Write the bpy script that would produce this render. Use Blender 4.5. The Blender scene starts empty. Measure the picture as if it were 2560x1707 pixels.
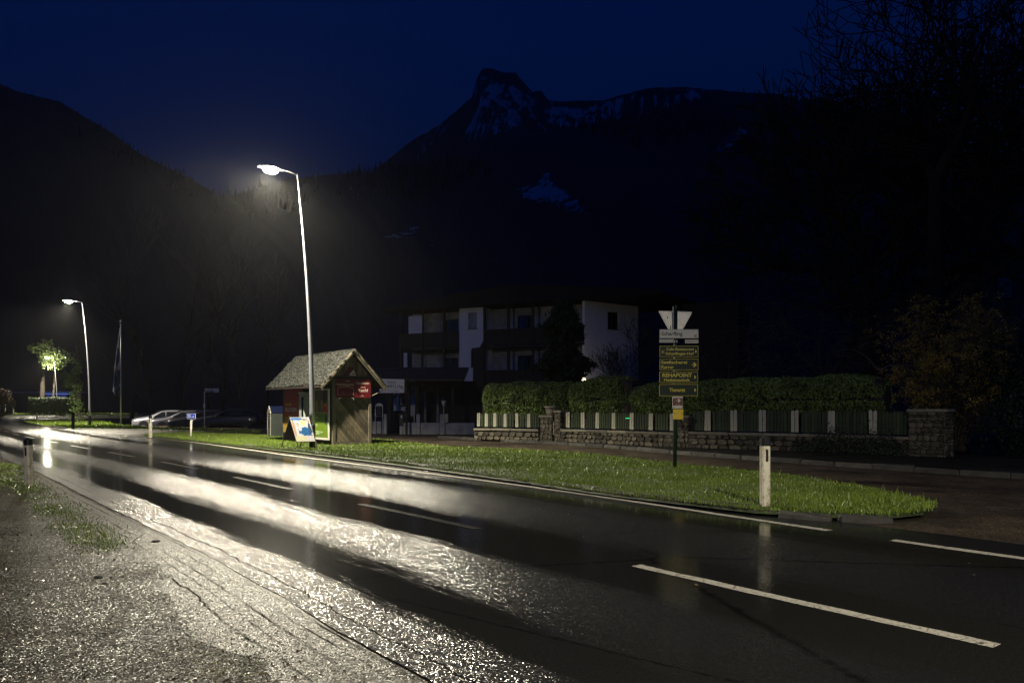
import bpy, math, random
import numpy as np
from mathutils import Vector, Matrix
from mathutils.geometry import tessellate_polygon

S = bpy.context.scene
COL = S.collection
# ------------------------------------------------------------------ camera, sky, exposure
H, F, CX, HY = 1.45, 2000.0, 1280.0, 1016.0          # eye height; focal length, centre and horizon of the 2560 px wide photograph
cam_d = bpy.data.cameras.new('camera')
cam_d.lens = 36 * F / 2560; cam_d.sensor_width = 36; cam_d.shift_y = (HY - 853.5) / 2560
cam_d.clip_start = .05; cam_d.clip_end = 9000
cam = bpy.data.objects.new('camera', cam_d); COL.objects.link(cam)
cam.location = (0, 0, H); cam.rotation_euler = (math.radians(90), 0, 0)
S.camera = cam

world = bpy.data.worlds.new('World'); S.world = world; world.use_nodes = True
wn = world.node_tree; wn.nodes.clear()
sky = wn.nodes.new('ShaderNodeTexSky'); sky.sky_type = 'NISHITA'; sky.sun_disc = False
sky.sun_elevation = math.radians(-4.0); sky.sun_rotation = math.radians(196); sky.altitude = 500
tint = wn.nodes.new('ShaderNodeMix'); tint.data_type = 'RGBA'; tint.blend_type = 'MULTIPLY'
tint.inputs[0].default_value = 1; tint.inputs[7].default_value = (.008, .19, 1.35, 1)
bg = wn.nodes.new('ShaderNodeBackground'); bg.inputs[1].default_value = 1.0
wo = wn.nodes.new('ShaderNodeOutputWorld')
wn.links.new(sky.outputs[0], tint.inputs[6]); addc = wn.nodes.new('ShaderNodeMix'); addc.data_type = 'RGBA'; addc.blend_type = 'ADD'; addc.inputs[0].default_value = 1; addc.inputs[7].default_value = (.0003, .0024, .0165, 1)
wn.links.new(tint.outputs[2], addc.inputs[6]); wn.links.new(addc.outputs[2], bg.inputs[0]); wn.links.new(bg.outputs[0], wo.inputs[0])

S.view_settings.view_transform = 'Standard'; S.view_settings.look = 'None'
S.view_settings.exposure = 0; S.view_settings.gamma = 1; S.view_settings.use_curve_mapping = False
S.cycles.max_bounces = 5; S.cycles.diffuse_bounces = 2; S.cycles.glossy_bounces = 3; S.cycles.volume_bounces = 0
S.cycles.transparent_max_bounces = 8; S.cycles.sample_clamp_indirect = 4; S.cycles.use_denoising = True
S.cycles.caustics_reflective = False; S.cycles.caustics_refractive = False
LAMP_W = 18500.0; LAMP_C = (1.0, .91, .70)
HAZE = .00014

# ------------------------------------------------------------------ helpers
def Wp(x, y, D): return Vector(((x - CX) / F * D, D, H - (y - HY) / F * D))
def G(x, y, z=0.0):
    D = (H - z) * F / (y - HY); return Vector(((x - CX) / F * D, D, z))

def tag(o, label=None, cat=None, group=None, kind=None):
    if label: o['label'] = label
    if cat: o['category'] = cat
    if group: o['group'] = group
    if kind: o['kind'] = kind
    return o
def thing(name, label, cat, loc=(0, 0, 0), rz=0.0, group=None):
    o = bpy.data.objects.new(name, None); COL.objects.link(o)
    o.empty_display_size = .2
    o.location = loc; o.rotation_euler = (0, 0, rz)
    return tag(o, label, cat, group)
def copy_tree(o, parent=None):
    c = o.copy(); COL.objects.link(c); c.parent = parent
    for ch in list(o.children): copy_tree(ch, c)
    return c
def put(o, loc=None, rz=None, label=None, group=None):
    if loc is not None: o.location = loc
    if rz is not None: o.rotation_euler = (0, 0, rz)
    if label: o['label'] = label
    if group: o['group'] = group
    return o

def make(name, verts, faces, m, parent=None, smooth=False, uv=None):
    me = bpy.data.meshes.new(name); me.from_pydata([tuple(v) for v in verts], [], faces)
    me.update()
    if uv is not None:
        l = me.uv_layers.new(name='UVMap')
        idx = np.zeros(len(me.loops), np.int32); me.loops.foreach_get('vertex_index', idx)
        l.data.foreach_set('uv', np.asarray(uv, np.float32)[idx].ravel())
    for mm in (m if isinstance(m, (list, tuple)) else [m]): me.materials.append(mm)
    if smooth: me.polygons.foreach_set('use_smooth', [True] * len(me.polygons))
    o = bpy.data.objects.new(name, me); COL.objects.link(o)
    if parent: o.parent = parent
    return o
def fast(name, V, k, m, parent=None):
    """mesh of loose k-gons from an array (n*k, 3)"""
    n = len(V) // k
    me = bpy.data.meshes.new(name)
    me.vertices.add(len(V)); me.vertices.foreach_set('co', np.asarray(V, np.float32).ravel())
    me.loops.add(len(V)); me.loops.foreach_set('vertex_index', np.arange(len(V), dtype=np.int32))
    me.polygons.add(n); me.polygons.foreach_set('loop_start', np.arange(0, n * k, k, dtype=np.int32))
    me.update(calc_edges=True)
    me.materials.append(m)
    o = bpy.data.objects.new(name, me); COL.objects.link(o)
    if parent: o.parent = parent
    return o

class MB:
    def __init__(s): s.v = []; s.f = []
    def add(s, vs, fs):
        b = len(s.v); s.v += [Vector(v) for v in vs]; s.f += [tuple(i + b for i in f) for f in fs]; return s
    def box(s, c, d, rz=0, bev=0.0):
        """box centred at c, size d, chamfered vertical+top edges when bev>0"""
        x, y, z = d[0] / 2, d[1] / 2, d[2] / 2
        R = Matrix.Rotation(rz, 3, 'Z'); c = Vector(c)
        if bev <= 0:
            p = [(-x, -y, -z), (x, -y, -z), (x, y, -z), (-x, y, -z), (-x, -y, z), (x, -y, z), (x, y, z), (-x, y, z)]
            f = [(0, 3, 2, 1), (4, 5, 6, 7), (0, 1, 5, 4), (1, 2, 6, 5), (2, 3, 7, 6), (3, 0, 4, 7)]
        else:
            b = min(bev, x * .9, y * .9, z * .9)
            def ring(zz, i):
                X, Y = x - i, y - i; c2 = b
                return [(-X + c2, -Y, zz), (X - c2, -Y, zz), (X, -Y + c2, zz), (X, Y - c2, zz), (X - c2, Y, zz), (-X + c2, Y, zz), (-X, Y - c2, zz), (-X, -Y + c2, zz)]
            rs = [ring(-z, b), ring(-z + b, 0), ring(z - b, 0), ring(z, b)]
            if x <= 2 * b or y <= 2 * b: rs = [ring(-z, 0), ring(z, 0)]
            p = sum(rs, []); f = [tuple(range(7, -1, -1)), tuple(range(len(p) - 8, len(p)))]
            for k in range(len(rs) - 1):
                for i in range(8):
                    j = (i + 1) % 8; f.append((k * 8 + i, k * 8 + j, k * 8 + 8 + j, k * 8 + 8 + i))
        return s.add([R @ Vector(q) + c for q in p], f)
    def tube(s, pts, rad, n=8, cap=True):
        pts = [Vector(p) for p in pts]
        rad = rad if isinstance(rad, (list, tuple)) else [rad] * len(pts)
        vs = []; fs = []; ref = None
        for i, p in enumerate(pts):
            t = (pts[min(i + 1, len(pts) - 1)] - pts[max(i - 1, 0)])
            if t.length < 1e-9: t = Vector((0, 0, 1))
            t.normalize()
            if ref is None: ref = Vector((1, 0, 0)) if abs(t.x) < .8 else Vector((0, 1, 0))
            a = (ref - t * ref.dot(t)).normalized(); b = t.cross(a); ref = a
            for k in range(n):
                an = 2 * math.pi * k / n; vs.append(p + (a * math.cos(an) + b * math.sin(an)) * rad[i])
        for i in range(len(pts) - 1):
            for k in range(n):
                j = (k + 1) % n; fs.append((i * n + k, i * n + j, i * n + n + j, i * n + n + k))
        if cap: fs.append(tuple(range(n - 1, -1, -1))); fs.append(tuple(range((len(pts) - 1) * n, len(pts) * n)))
        return s.add(vs, fs)
    def lathe(s, prof, c=(0, 0, 0), n=20):
        c = Vector(c); vs = []; fs = []
        for r, z in prof:
            for k in range(n):
                an = 2 * math.pi * k / n; vs.append(c + Vector((r * math.cos(an), r * math.sin(an), z)))
        for i in range(len(prof) - 1):
            for k in range(n):
                j = (k + 1) % n; fs.append((i * n + k, i * n + j, i * n + n + j, i * n + n + k))
        fs.append(tuple(range(n - 1, -1, -1))); fs.append(tuple(range((len(prof) - 1) * n, len(prof) * n)))
        return s.add(vs, fs)
    def prism(s, poly, o, ax, ay, az, d):
        """polygon (2D list) in axes ax, ay from origin o, extruded d along az"""
        o, ax, ay, az = Vector(o), Vector(ax), Vector(ay), Vector(az)
        n = len(poly)
        vs = [o + ax * p[0] + ay * p[1] for p in poly]; vs += [v + az * d for v in vs]
        tri = tessellate_polygon([[Vector((p[0], p[1], 0)) for p in poly]])
        area = sum(poly[i][0] * poly[(i + 1) % n][1] - poly[(i + 1) % n][0] * poly[i][1] for i in range(n))
        fs = []
        for t in tri:
            a = [poly[k] for k in t]
            ar = (a[1][0] - a[0][0]) * (a[2][1] - a[0][1]) - (a[2][0] - a[0][0]) * (a[1][1] - a[0][1])
            t = tuple(t) if ar > 0 else tuple(reversed(t))
            fs.append(tuple(reversed(t))); fs.append(tuple(i + n for i in t))
        for i in range(n):
            j = (i + 1) % n
            fs.append((i, j, n + j, n + i) if area > 0 else (j, i, n + i, n + j))
        if ax.cross(ay).dot(az) * d < 0: fs = [tuple(reversed(f)) for f in fs]
        return s.add(vs, fs)
    def build(s, name, m, parent=None, smooth=False):
        return make(name, s.v, s.f, m, parent, smooth)
def bx(name, c, d, m, parent=None, rz=0, bev=0.0): return MB().box(c, d, rz, bev).build(name, m, parent)

# ------------------------------------------------------------------ materials
class NT:
    def __init__(s, name):
        s.m = bpy.data.materials.new(name); s.m.use_nodes = True; s.t = s.m.node_tree
        s.p = s.t.nodes['Principled BSDF']
        s.tc = s.t.nodes.new('ShaderNodeTexCoord')
    def lk(s, a, b): s.t.links.new(a, b)
    def _in(s, sock, v):
        if isinstance(v, (int, float)): sock.default_value = v
        elif isinstance(v, (tuple, list)): sock.default_value = tuple(v) if len(v) != 3 or sock.type == 'VECTOR' else (*v, 1)
        else: s.lk(v, sock)
    def mapping(s, vec, scale=(1, 1, 1), rot=(0, 0, 0), loc=(0, 0, 0)):
        n = s.t.nodes.new('ShaderNodeMapping'); s.lk(vec, n.inputs[0])
        n.inputs[1].default_value = loc; n.inputs[2].default_value = rot; n.inputs[3].default_value = scale; return n.outputs[0]
    def noise(s, vec, scale, detail=3, rough=.5, color=False):
        n = s.t.nodes.new('ShaderNodeTexNoise'); s.lk(vec, n.inputs['Vector'])
        n.inputs['Scale'].default_value = scale; n.inputs['Detail'].default_value = detail; n.inputs['Roughness'].default_value = rough
        return n.outputs['Color' if color else 'Fac']
    def voro(s, vec, scale, out='Distance', feature='F1'):
        n = s.t.nodes.new('ShaderNodeTexVoronoi'); s.lk(vec, n.inputs['Vector']); n.feature = feature
        n.inputs['Scale'].default_value = scale; return n.outputs[out]
    def math(s, op, a, b=0.0, clamp=False):
        n = s.t.nodes.new('ShaderNodeMath'); n.operation = op; n.use_clamp = clamp
        s._in(n.inputs[0], a); s._in(n.inputs[1], b); return n.outputs[0]
    def ramp(s, fac, stops):
        n = s.t.nodes.new('ShaderNodeValToRGB'); s.lk(fac, n.inputs[0]); e = n.color_ramp.elements
        while len(e) < len(stops): e.new(.5)
        for i, (p, c) in enumerate(stops):
            e[i].position = p; e[i].color = (*c, 1) if isinstance(c, (tuple, list)) else (c, c, c, 1)
        return n.outputs[0]
    def mix(s, fac, a, b):
        n = s.t.nodes.new('ShaderNodeMix'); n.data_type = 'RGBA'
        s._in(n.inputs[0], fac); s._in(n.inputs[6], a); s._in(n.inputs[7], b); return n.outputs[2]
    def bump(s, h, strength=.5, dist=.01, normal=None):
        n = s.t.nodes.new('ShaderNodeBump'); s.lk(h, n.inputs['Height']); s._in(n.inputs['Strength'], strength); n.inputs['Distance'].default_value = dist
        if normal is not None: s.lk(normal, n.inputs['Normal'])
        return n.outputs[0]
    def set(s, **k):
        names = dict(color='Base Color', rough='Roughness', metal='Metallic', normal='Normal', spec='Specular IOR Level', emis='Emission Color', es='Emission Strength', coat='Coat Weight', trans='Transmission Weight', sub='Subsurface Weight', alpha='Alpha')
        for a, v in k.items(): s._in(s.p.inputs[names[a]], v)
        return s
def sRGB(r, g, b): return tuple(((c / 255) / 12.92 if c <= 10 else ((c / 255 + .055) / 1.055) ** 2.4) for c in (r, g, b))
def simple(name, color, rough=.6, metal=0, var=.25, scale=6, bump=.15, bscale=40, bdist=.004, spec=.5, coat=0):
    """base colour broken by noise in the object's own coordinates, plus fine relief"""
    n = NT(name); o = n.tc.outputs['Object']
    a = n.noise(o, scale, 5, .6); dark = tuple(c * (1 - var) for c in color); lite = tuple(min(1, c * (1 + var)) for c in color)
    n.set(color=n.ramp(a, [(.3, dark), (.7, lite)]), rough=rough, metal=metal, spec=spec, coat=coat)
    if bump: n.set(normal=n.bump(n.noise(o, bscale, 4, .6), bump, bdist))
    return n.m
def vary(m, lo, hi):
    t = m.node_tree; p = t.nodes['Principled BSDF']; src = p.inputs['Base Color'].links[0].from_socket
    oi = t.nodes.new('ShaderNodeObjectInfo'); mr = t.nodes.new('ShaderNodeMapRange'); mr.inputs[3].default_value = lo; mr.inputs[4].default_value = hi
    t.links.new(oi.outputs['Random'], mr.inputs[0]); mx = t.nodes.new('ShaderNodeVectorMath'); mx.operation = 'SCALE'
    t.links.new(src, mx.inputs[0]); t.links.new(mr.outputs[0], mx.inputs[3]); t.links.new(mx.outputs[0], p.inputs['Base Color']); return m
def flat(name, color, rough=.5, metal=0, spec=.5):
    n = NT(name); n.set(color=(*color, 1), rough=rough, metal=metal, spec=spec); return n.m
def emit(name, color, strength, rough=.4):
    n = NT(name); n.set(color=(*[c * .5 for c in color], 1), rough=rough, emis=(*color, 1), es=strength); return n.m

M = {}
M['pole'] = simple('galvanised pole', (.42, .43, .46), .38, .5, .12, 3, .05, 30)
M['black_metal'] = simple('black metal', (.012, .012, .013), .4, .2, .2)
M['dark_green'] = simple('dark green paint', (.005, .03, .018), .45, 0, .2)
M['sign_green'] = simple('dark green sign face', (.002, .013, .008), .4, 0, .15, 3, 0, spec=.2)
M['yellow'] = flat('yellow lettering', (.62, .53, .045), .5)
M['yellow_plate'] = simple('yellow plate', (.72, .5, .01), .45, 0, .1, 8, 0)
M['white_paint'] = simple('white paint', (.62, .6, .52), .5, 0, .1, 5, .1)
M['white_face'] = simple('white sign face', (.6, .59, .54), .45, 0, .06, 5, 0)
M['black_ink'] = flat('black lettering', (.012, .012, .012), .5)
M['red_face'] = simple('dark red sign face', (.105, .005, .010), .45, 0, .12, 4, 0)
M['red_print'] = flat('red print', (.55, .03, .02), .5)
M['cream_ink'] = flat('cream lettering', (.68, .52, .44), .5)
M['blue_face'] = flat('blue sign face', (.012, .045, .42), .4)
M['alu'] = simple('bare aluminium', (.62, .61, .56), .42, .35, .12, 12, .05)
M['glass'] = flat('dark glass', (.006, .007, .008), .06, 0, .6)
M['rubber'] = simple('tyre rubber', (.012, .012, .012), .8)
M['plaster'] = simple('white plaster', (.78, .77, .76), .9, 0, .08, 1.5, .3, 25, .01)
M['plaster_old_shaded'] = simple('weathered and shaded white plaster', (.34, .34, .35), .9, 0, .3, 2.5, .4, 20, .01)
M['dark_wood'] = simple('dark timber', (.018, .012, .008), .7, 0, .4, 8, .3)
M['urn'] = simple('stone planter', (.34, .31, .25), .8, 0, .25, 8, .3)
M['picket_green'] = simple('green picket', (.03, .045, .018), .6, 0, .35, 3, .3)
M['picket_white'] = simple('cream picket', (.44, .43, .33), .55, 0, .12, 5, .2)
M['coping'] = simple('coping stone', (.20, .185, .14), .75, 0, .3, 5, .5, 30, .01)
M['stone'] = simple('wall stone', (.12, .105, .075), .75, 0, .5, 4, .7, 18, .02)
M['mortar'] = simple('dark mortar', (.035, .032, .02), .9, 0, .5, 4, .6, 20, .02)
M['kerb'] = simple('kerb stone', (.05, .047, .041), .75, 0, .4, 6, .6, 25, .015)
M['bark'] = simple('bark', (.05, .042, .032), .9, 0, .4, 6, .6, 25, .02)
M['bark_unlit'] = simple('bark blackened as unlit', (.008, .007, .006), .9, 0, .3, 6, 0)  # near black colour puts night shade into the trees and house roof
M['twig'] = simple('twigs', (.055, .045, .03), .8, 0, .3, 6, 0)
M['conifer'] = simple('conifer needles', (.018, .034, .012), .65, 0, .5, 3, 0)
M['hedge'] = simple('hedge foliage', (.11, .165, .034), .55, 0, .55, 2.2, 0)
M['leaf'] = simple('broad leaves', (.13, .18, .06), .4, 0, .5, 2, 0)
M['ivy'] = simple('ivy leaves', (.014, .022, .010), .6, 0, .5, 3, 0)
M['blossom'] = simple('yellow blossom', (.34, .24, .035), .6, 0, .4, 2, 0)
M['brown_leaf'] = simple('dry brown leaves', (.16, .085, .045), .7, 0, .4, 3, 0)
M['grey_box'] = simple('grey sheet steel', (.075, .09, .078), .35, .6, .12, 3, .05)
M['light_trim'] = flat('pale trim', (.6, .58, .46), .5)
M['blue_roof'] = simple('dark blue lid', (.004, .008, .035), .45)

# grass blades
n = NT('grass blades'); o = n.tc.outputs['Object']
n.set(color=n.ramp(n.math('ADD', n.math('MULTIPLY', n.noise(o, .9, 5, .7), .55), n.math('MULTIPLY', n.noise(o, 26, 2, .6), .45)), [(.25, (.035, .055, .008)), (.45, (.10, .155, .016)), (.6, (.16, .225, .028)), (.78, (.26, .30, .07))]), rough=.42, spec=.4)
M['grass'] = n.m
n = NT('turf soil'); o = n.tc.outputs['Object']
n.set(color=n.ramp(n.noise(o, 4, 6, .7), [(.3, (.018, .022, .008)), (.6, (.05, .075, .016))]), rough=.7, normal=n.bump(n.noise(o, 30, 5, .7), .8, .03))
M['turf'] = n.m
# weathered timber with grain
def wood(name, color, axis='Z'):
    n = NT(name); o = n.tc.outputs['Object']
    sc = {'X': (2, 30, 30), 'Y': (30, 2, 30), 'Z': (30, 30, 2)}[axis]
    g = n.noise(n.mapping(o, sc), 1.0, 5, .65); b = n.noise(o, 2.5, 4, .6)
    c = n.ramp(n.math('MULTIPLY', n.math('ADD', g, b), .5), [(.35, tuple(k * .45 for k in color)), (.5, color), (.66, tuple(k * 1.6 for k in color))])
    n.set(color=c, rough=.75, normal=n.bump(g, .5, .006)); return n.m
M['plank'] = wood('weathered plank', (.12, .095, .062))
M['barge'] = wood('pale barge board', (.17, .145, .095), 'X')
M['post_wood'] = wood('weathered post', (.11, .095, .068))
M['shingle'] = simple('mossy shingle', (.023, .024, .020), .55, 0, .8, 9, .8, 22, .02)

vary(M['stone'], .25, 1.25); vary(M['picket_green'], .5, 1.3); vary(M['picket_white'], .8, 1.05); vary(M['plank'], .5, 1.8); vary(M['coping'], .6, 1.15); vary(M['kerb'], .5, 1.2)
# wet main road: uv = metres (along, across)
n = NT('wet asphalt'); uv = n.tc.outputs['UV']; o = n.tc.outputs['Object']
sx = n.t.nodes.new('ShaderNodeSeparateXYZ'); n.lk(uv, sx.inputs[0])
warp = n.noise(n.mapping(uv, (.09, .8, 1)), 1.0, 6, .66)
warp2 = n.noise(n.mapping(uv, (.6, 6, 1), loc=(7, 3, 0)), 1.0, 6, .7)
v = n.math('ADD', sx.outputs[1], n.math('ADD', n.math('MULTIPLY', n.math('SUBTRACT', warp, .5), .95), n.math('MULTIPLY', n.math('SUBTRACT', warp2, .5), .75)))
vn = n.math('DIVIDE', n.math('ADD', v, 4.0), 8.0)
def vp(x): return (x + 4) / 8
# 1 = film of water (mirror smooth), 0 = drained aggregate whose grains each tilt their own way
film = n.ramp(vn, [(vp(-2.62), 0), (vp(-2.45), 1), (vp(-1.95), 1), (vp(-1.55), .2), (vp(-1.05), .0), (vp(-.72), 1),
                   (vp(.35), 1), (vp(.80), .3), (vp(1.5), .0), (vp(2.2), .15), (vp(2.6), 1), (vp(2.95), 1), (vp(3.15), .4)])
def facets(n, o, scale, k, mid=None, midk=0):
    """a normal tilted at random in every grain of aggregate"""
    vo = n.t.nodes.new('ShaderNodeTexVoronoi'); n.lk(o, vo.inputs['Vector']); vo.inputs['Scale'].default_value = scale
    def vm(op, a, b):
        q = n.t.nodes.new('ShaderNodeVectorMath'); q.operation = op
        for i, x in enumerate((a, b)):
            if x is None: continue
            if isinstance(x, (tuple, list)): q.inputs[i].default_value = x
            elif isinstance(x, float): q.inputs[3 if op == 'SCALE' else i].default_value = x
            else: n.lk(x, q.inputs[3 if (op == 'SCALE' and i == 1) else i])
        return q.outputs[0]
    ge = n.t.nodes.new('ShaderNodeNewGeometry')
    t = vm('SCALE', vm('SUBTRACT', vo.outputs['Color'], (.5, .5, .5)), k)
    t = vm('MULTIPLY', t, (1, 1, .0)); v_ = vm('ADD', ge.outputs['Normal'], t)
    if mid is not None: v_ = vm('ADD', v_, vm('MULTIPLY', vm('SCALE', vm('SUBTRACT', mid, (.5, .5, .5)), midk), (1, 1, 0)))
    return vm('NORMALIZE', v_, None)
midc = n.noise(o, 22, 5, .7, True); mid = n.noise(o, 28, 4, .65)
crk = n.math('ABSOLUTE', n.math('SUBTRACT', sx.outputs[1], n.math('ADD', -2.88, n.math('MULTIPLY', n.math('SUBTRACT', n.noise(n.mapping(uv, (1.2, 0, 0)), 1.0, 8, .8), .5), .30))))
crk2 = n.math('ABSOLUTE', n.math('SUBTRACT', sx.outputs[1], n.math('ADD', -2.72, n.math('MULTIPLY', n.math('SUBTRACT', n.noise(n.mapping(uv, (2.3, 0, 0), loc=(40, 0, 0)), 1.0, 8, .85), .5), .35))))
cr = n.math('MULTIPLY', n.ramp(crk, [(.006, 0), (.016, 1)]), n.ramp(crk2, [(.003, .2), (.010, 1)]))
net = n.voro(n.mapping(uv, (.11, .33, 1)), 1.0, 'Distance', 'DISTANCE_TO_EDGE')
cr = n.math('MULTIPLY', cr, n.ramp(n.math('ADD', net, n.math('MULTIPLY', n.math('SUBTRACT', n.noise(o, 9, 6, .75), .5), .022)), [(.0, .2), (.0022, 1)]))
dry = n.math('MULTIPLY', n.math('SUBTRACT', 1.0, film), cr)
colr = n.mix(cr, (.004, .004, .004), n.ramp(n.noise(o, 60, 4, .7), [(.3, (.006, .006, .006)), (.7, (.022, .021, .019))]))
n.set(color=colr, rough=.25, spec=n.math('MULTIPLY', cr, 1.0), normal=facets(n, o, 145.0, .96, midc, .08))
p2 = n.t.nodes.new('ShaderNodeBsdfPrincipled'); p2.inputs['Roughness'].default_value = .12; n.lk(colr, p2.inputs['Base Color']); p2.inputs['Specular IOR Level'].default_value = .22
n.lk(facets(n, o, 80.0, .03), p2.inputs['Normal'])
ms = n.t.nodes.new('ShaderNodeMixShader'); n.lk(film, ms.inputs[0]); n.lk(n.p.outputs[0], ms.inputs[1]); n.lk(p2.outputs[0], ms.inputs[2])
n.lk(ms.outputs[0], n.t.nodes['Material Output'].inputs['Surface'])
M['road'] = n.m
# coarse wet asphalt of the lay-by and shoulder
def coarse(name, c0, c1, scale, k, rough, spec=.5, big_k=.25):
    n = NT(name); o = n.tc.outputs['Object']
    big = n.noise(o, .7, 6, .68); mot = n.voro(o, scale * .9, 'Color')
    c = n.mix(n.ramp(big, [(.35, 0), (.7, 1)]), n.ramp(mot, [(.1, c0), (.9, c1)]), tuple(q * .45 for q in c0))
    n.set(color=c, rough=n.math('ADD', rough - .08, n.math('MULTIPLY', big, .16)), spec=n.math('MULTIPLY', n.ramp(n.noise(o, 1.1, 7, .75), [(.36, .12), (.62, 1)]), spec), normal=facets(n, o, scale, k, n.noise(o, scale * .22, 4, .7, True), big_k)); return n.m
M['shoulder'] = coarse('coarse wet shoulder', (.010, .009, .006), (.065, .055, .036), 135., .95, .33, .115, .22)
n = NT('rutted road border'); uv = n.tc.outputs['UV']; o = n.tc.outputs['Object']; sb = n.t.nodes.new('ShaderNodeSeparateXYZ'); n.lk(uv, sb.inputs[0]); lines = None
for q, (v0, am, wd) in enumerate([(-3.10, .03, .012), (-3.20, .05, .008), (-3.33, .05, .012), (-3.45, .06, .007), (-3.56, .05, .010)]):
    d = n.math('ABSOLUTE', n.math('SUBTRACT', sb.outputs[1], n.math('ADD', v0, n.math('MULTIPLY', n.math('SUBTRACT', n.noise(n.mapping(uv, (1.6, 0, 0), loc=(q * 9, 0, 0)), 1.0, 8, .8), .5), am * 2))))
    r_ = n.ramp(d, [(wd * .5, 0), (wd * 1.6, 1)]); lines = r_ if lines is None else n.math('MULTIPLY', lines, r_)
fade = n.ramp(n.noise(n.mapping(uv, (.5, 3, 1)), 1.0, 6, .7), [(.42, 1), (.56, 0)]); lines = n.math('MAXIMUM', lines, n.math('MULTIPLY', fade, .8))
n.set(color=n.mix(lines, (.003, .003, .002), n.ramp(n.noise(o, 30, 6, .75), [(.3, (.008, .007, .005)), (.7, (.05, .045, .032))])), rough=.36, spec=n.math('MULTIPLY', lines, .16), normal=facets(n, o, 160.0, .75, n.noise(o, 18, 5, .75, True), .3)); M['border'] = n.m
M['service'] = coarse('lay by asphalt', (.016, .013, .009), (.13, .10, .068), 60., .8, .5, .4)
M['pavement'] = coarse('pavement asphalt', (.012, .012, .008), (.035, .034, .024), 60., .6, .6, .3)
M['ground'] = coarse('dark wet ground', (.012, .012, .008), (.035, .032, .022), 20., .6, .6, .3)
M['far_ground'] = simple('dark meadow', (.012, .018, .008), .9, 0, .5, .3, 0)
M['forest'] = simple('dark forest', (.006, .008, .006), .95, 0, .5, .05, 0)
# road paint, worn, cracked
n = NT('worn white road paint'); o = n.tc.outputs['Object']
w1 = n.noise(o, 6, 6, .75); w2 = n.voro(n.mapping(o, (2.3, 2.3, 1)), 2.4, 'Distance', 'DISTANCE_TO_EDGE')
wc = n.ramp(w2, [(.0, 0), (.02, 1)])
hole = n.ramp(n.noise(o, 38, 5, .75), [(.38, 0), (.44, 1)])
mask = n.math('MULTIPLY', n.ramp(w1, [(.34, 0), (.42, 1)]), n.math('MULTIPLY', wc, hole))
n.set(color=n.mix(mask, (.03, .03, .028), (.46, .44, .38)), rough=.42, normal=n.bump(n.noise(o, 70, 4, .6), .5, .008))
M['marking'] = n.m
n = NT('old thin road paint'); o = n.tc.outputs['Object']
mask = n.math('MULTIPLY', n.ramp(n.noise(o, 5, 7, .8), [(.42, 0), (.56, 1)]), n.ramp(n.noise(o, 45, 5, .8), [(.35, 0), (.45, 1)]))
n.set(color=n.mix(mask, (.015, .015, .014), (.035, .034, .029)), rough=.3, spec=.08, normal=facets(n, o, 80.0, .3)); M['marking_thin'] = n.m
# snow and rock
n = NT('snow and rock'); o = n.tc.outputs['Object']
at = n.t.nodes.new('ShaderNodeAttribute'); at.attribute_name = 'snow'
sn = n.math('ADD', at.outputs['Fac'], n.math('MULTIPLY', n.math('SUBTRACT', n.noise(n.mapping(o, (1, 1, .30)), .022, 9, .8), .5), 2.6))
n.set(color=n.mix(n.ramp(sn, [(.47, 0), (.56, 1)]), (.006, .007, .008), (.42, .44, .47)), rough=.9)
M['mountain'] = n.m
# ------------------------------------------------------------------ road geometry
def smooth_line(P, step):
    P = [np.array(p, float) for p in P]; P = [2 * P[0] - P[1]] + P + [2 * P[-1] - P[-2]]
    out = []
    for i in range(1, len(P) - 2):
        a, b, c, d = P[i - 1:i + 3]; n = max(2, int(np.linalg.norm(c - b) / step))
        for t in np.linspace(0, 1, n, endpoint=False):
            out.append(.5 * (2 * b + (c - a) * t + (2 * a - 5 * b + 4 * c - d) * t * t + (3 * b - a - 3 * c + d) * t ** 3))
    out.append(P[-2]); return np.array(out)
def offset(line, d):
    t = np.gradient(line, axis=0); t /= np.linalg.norm(t, axis=1)[:, None]
    return line + np.stack([t[:, 1], -t[:, 0]], 1) * d            # d>0: to the right of travel
centre = smooth_line([(27, -27), (14, -10), (5.95, 1), (2.94, 4.85), (1.13, 7.30), (-.448, 9.54), (-4.35, 14.65), (-9.2, 21), (-18.6, 32.5), (-28.2, 44.9), (-46, 70), (-66, 103), (-86, 145), (-110, 210), (-130, 300)], .6)
arc = np.concatenate([[0], np.cumsum(np.linalg.norm(np.diff(centre, axis=0), axis=1))])
def strip(name, line, offs, m, z=0.0, uvs=True, parent=None, skirt=None, zfun=None):
    L = [offset(line, d) for d in offs]; n = len(line); k = len(offs)
    if skirt:
        q = np.random.default_rng(3); w = np.cumsum(q.normal(0, .008, n)); w -= np.convolve(w, np.ones(15) / 15, 'same'); L[0] = offset(line, 0) + (L[0] - line) * (1 + (w + q.normal(0, .004, n)) / 3.06)[:, None]
    V = []; UV = []
    ar = np.concatenate([[0], np.cumsum(np.linalg.norm(np.diff(line, axis=0), axis=1))])
    for i in range(n):
        for j in range(k):
            zz = z if zfun is None else zfun(L[j][i][0], L[j][i][1], offs[j])
            V.append((L[j][i][0], L[j][i][1], zz)); UV.append((ar[i], offs[j]))
    Fc = [(i * k + j, i * k + j + 1, (i + 1) * k + j + 1, (i + 1) * k + j) for i in range(n - 1) for j in range(k - 1)]
    if skirt:
        b = len(V)
        for i in range(n): V.append((L[0][i][0], L[0][i][1], skirt)); UV.append((ar[i], offs[0]))
        Fc += [(b + i, i * k, (i + 1) * k, b + i + 1) for i in range(n - 1)]
    return make(name, V, Fc, m, parent, not skirt, UV)
rr = np.random.default_rng(4)
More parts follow.
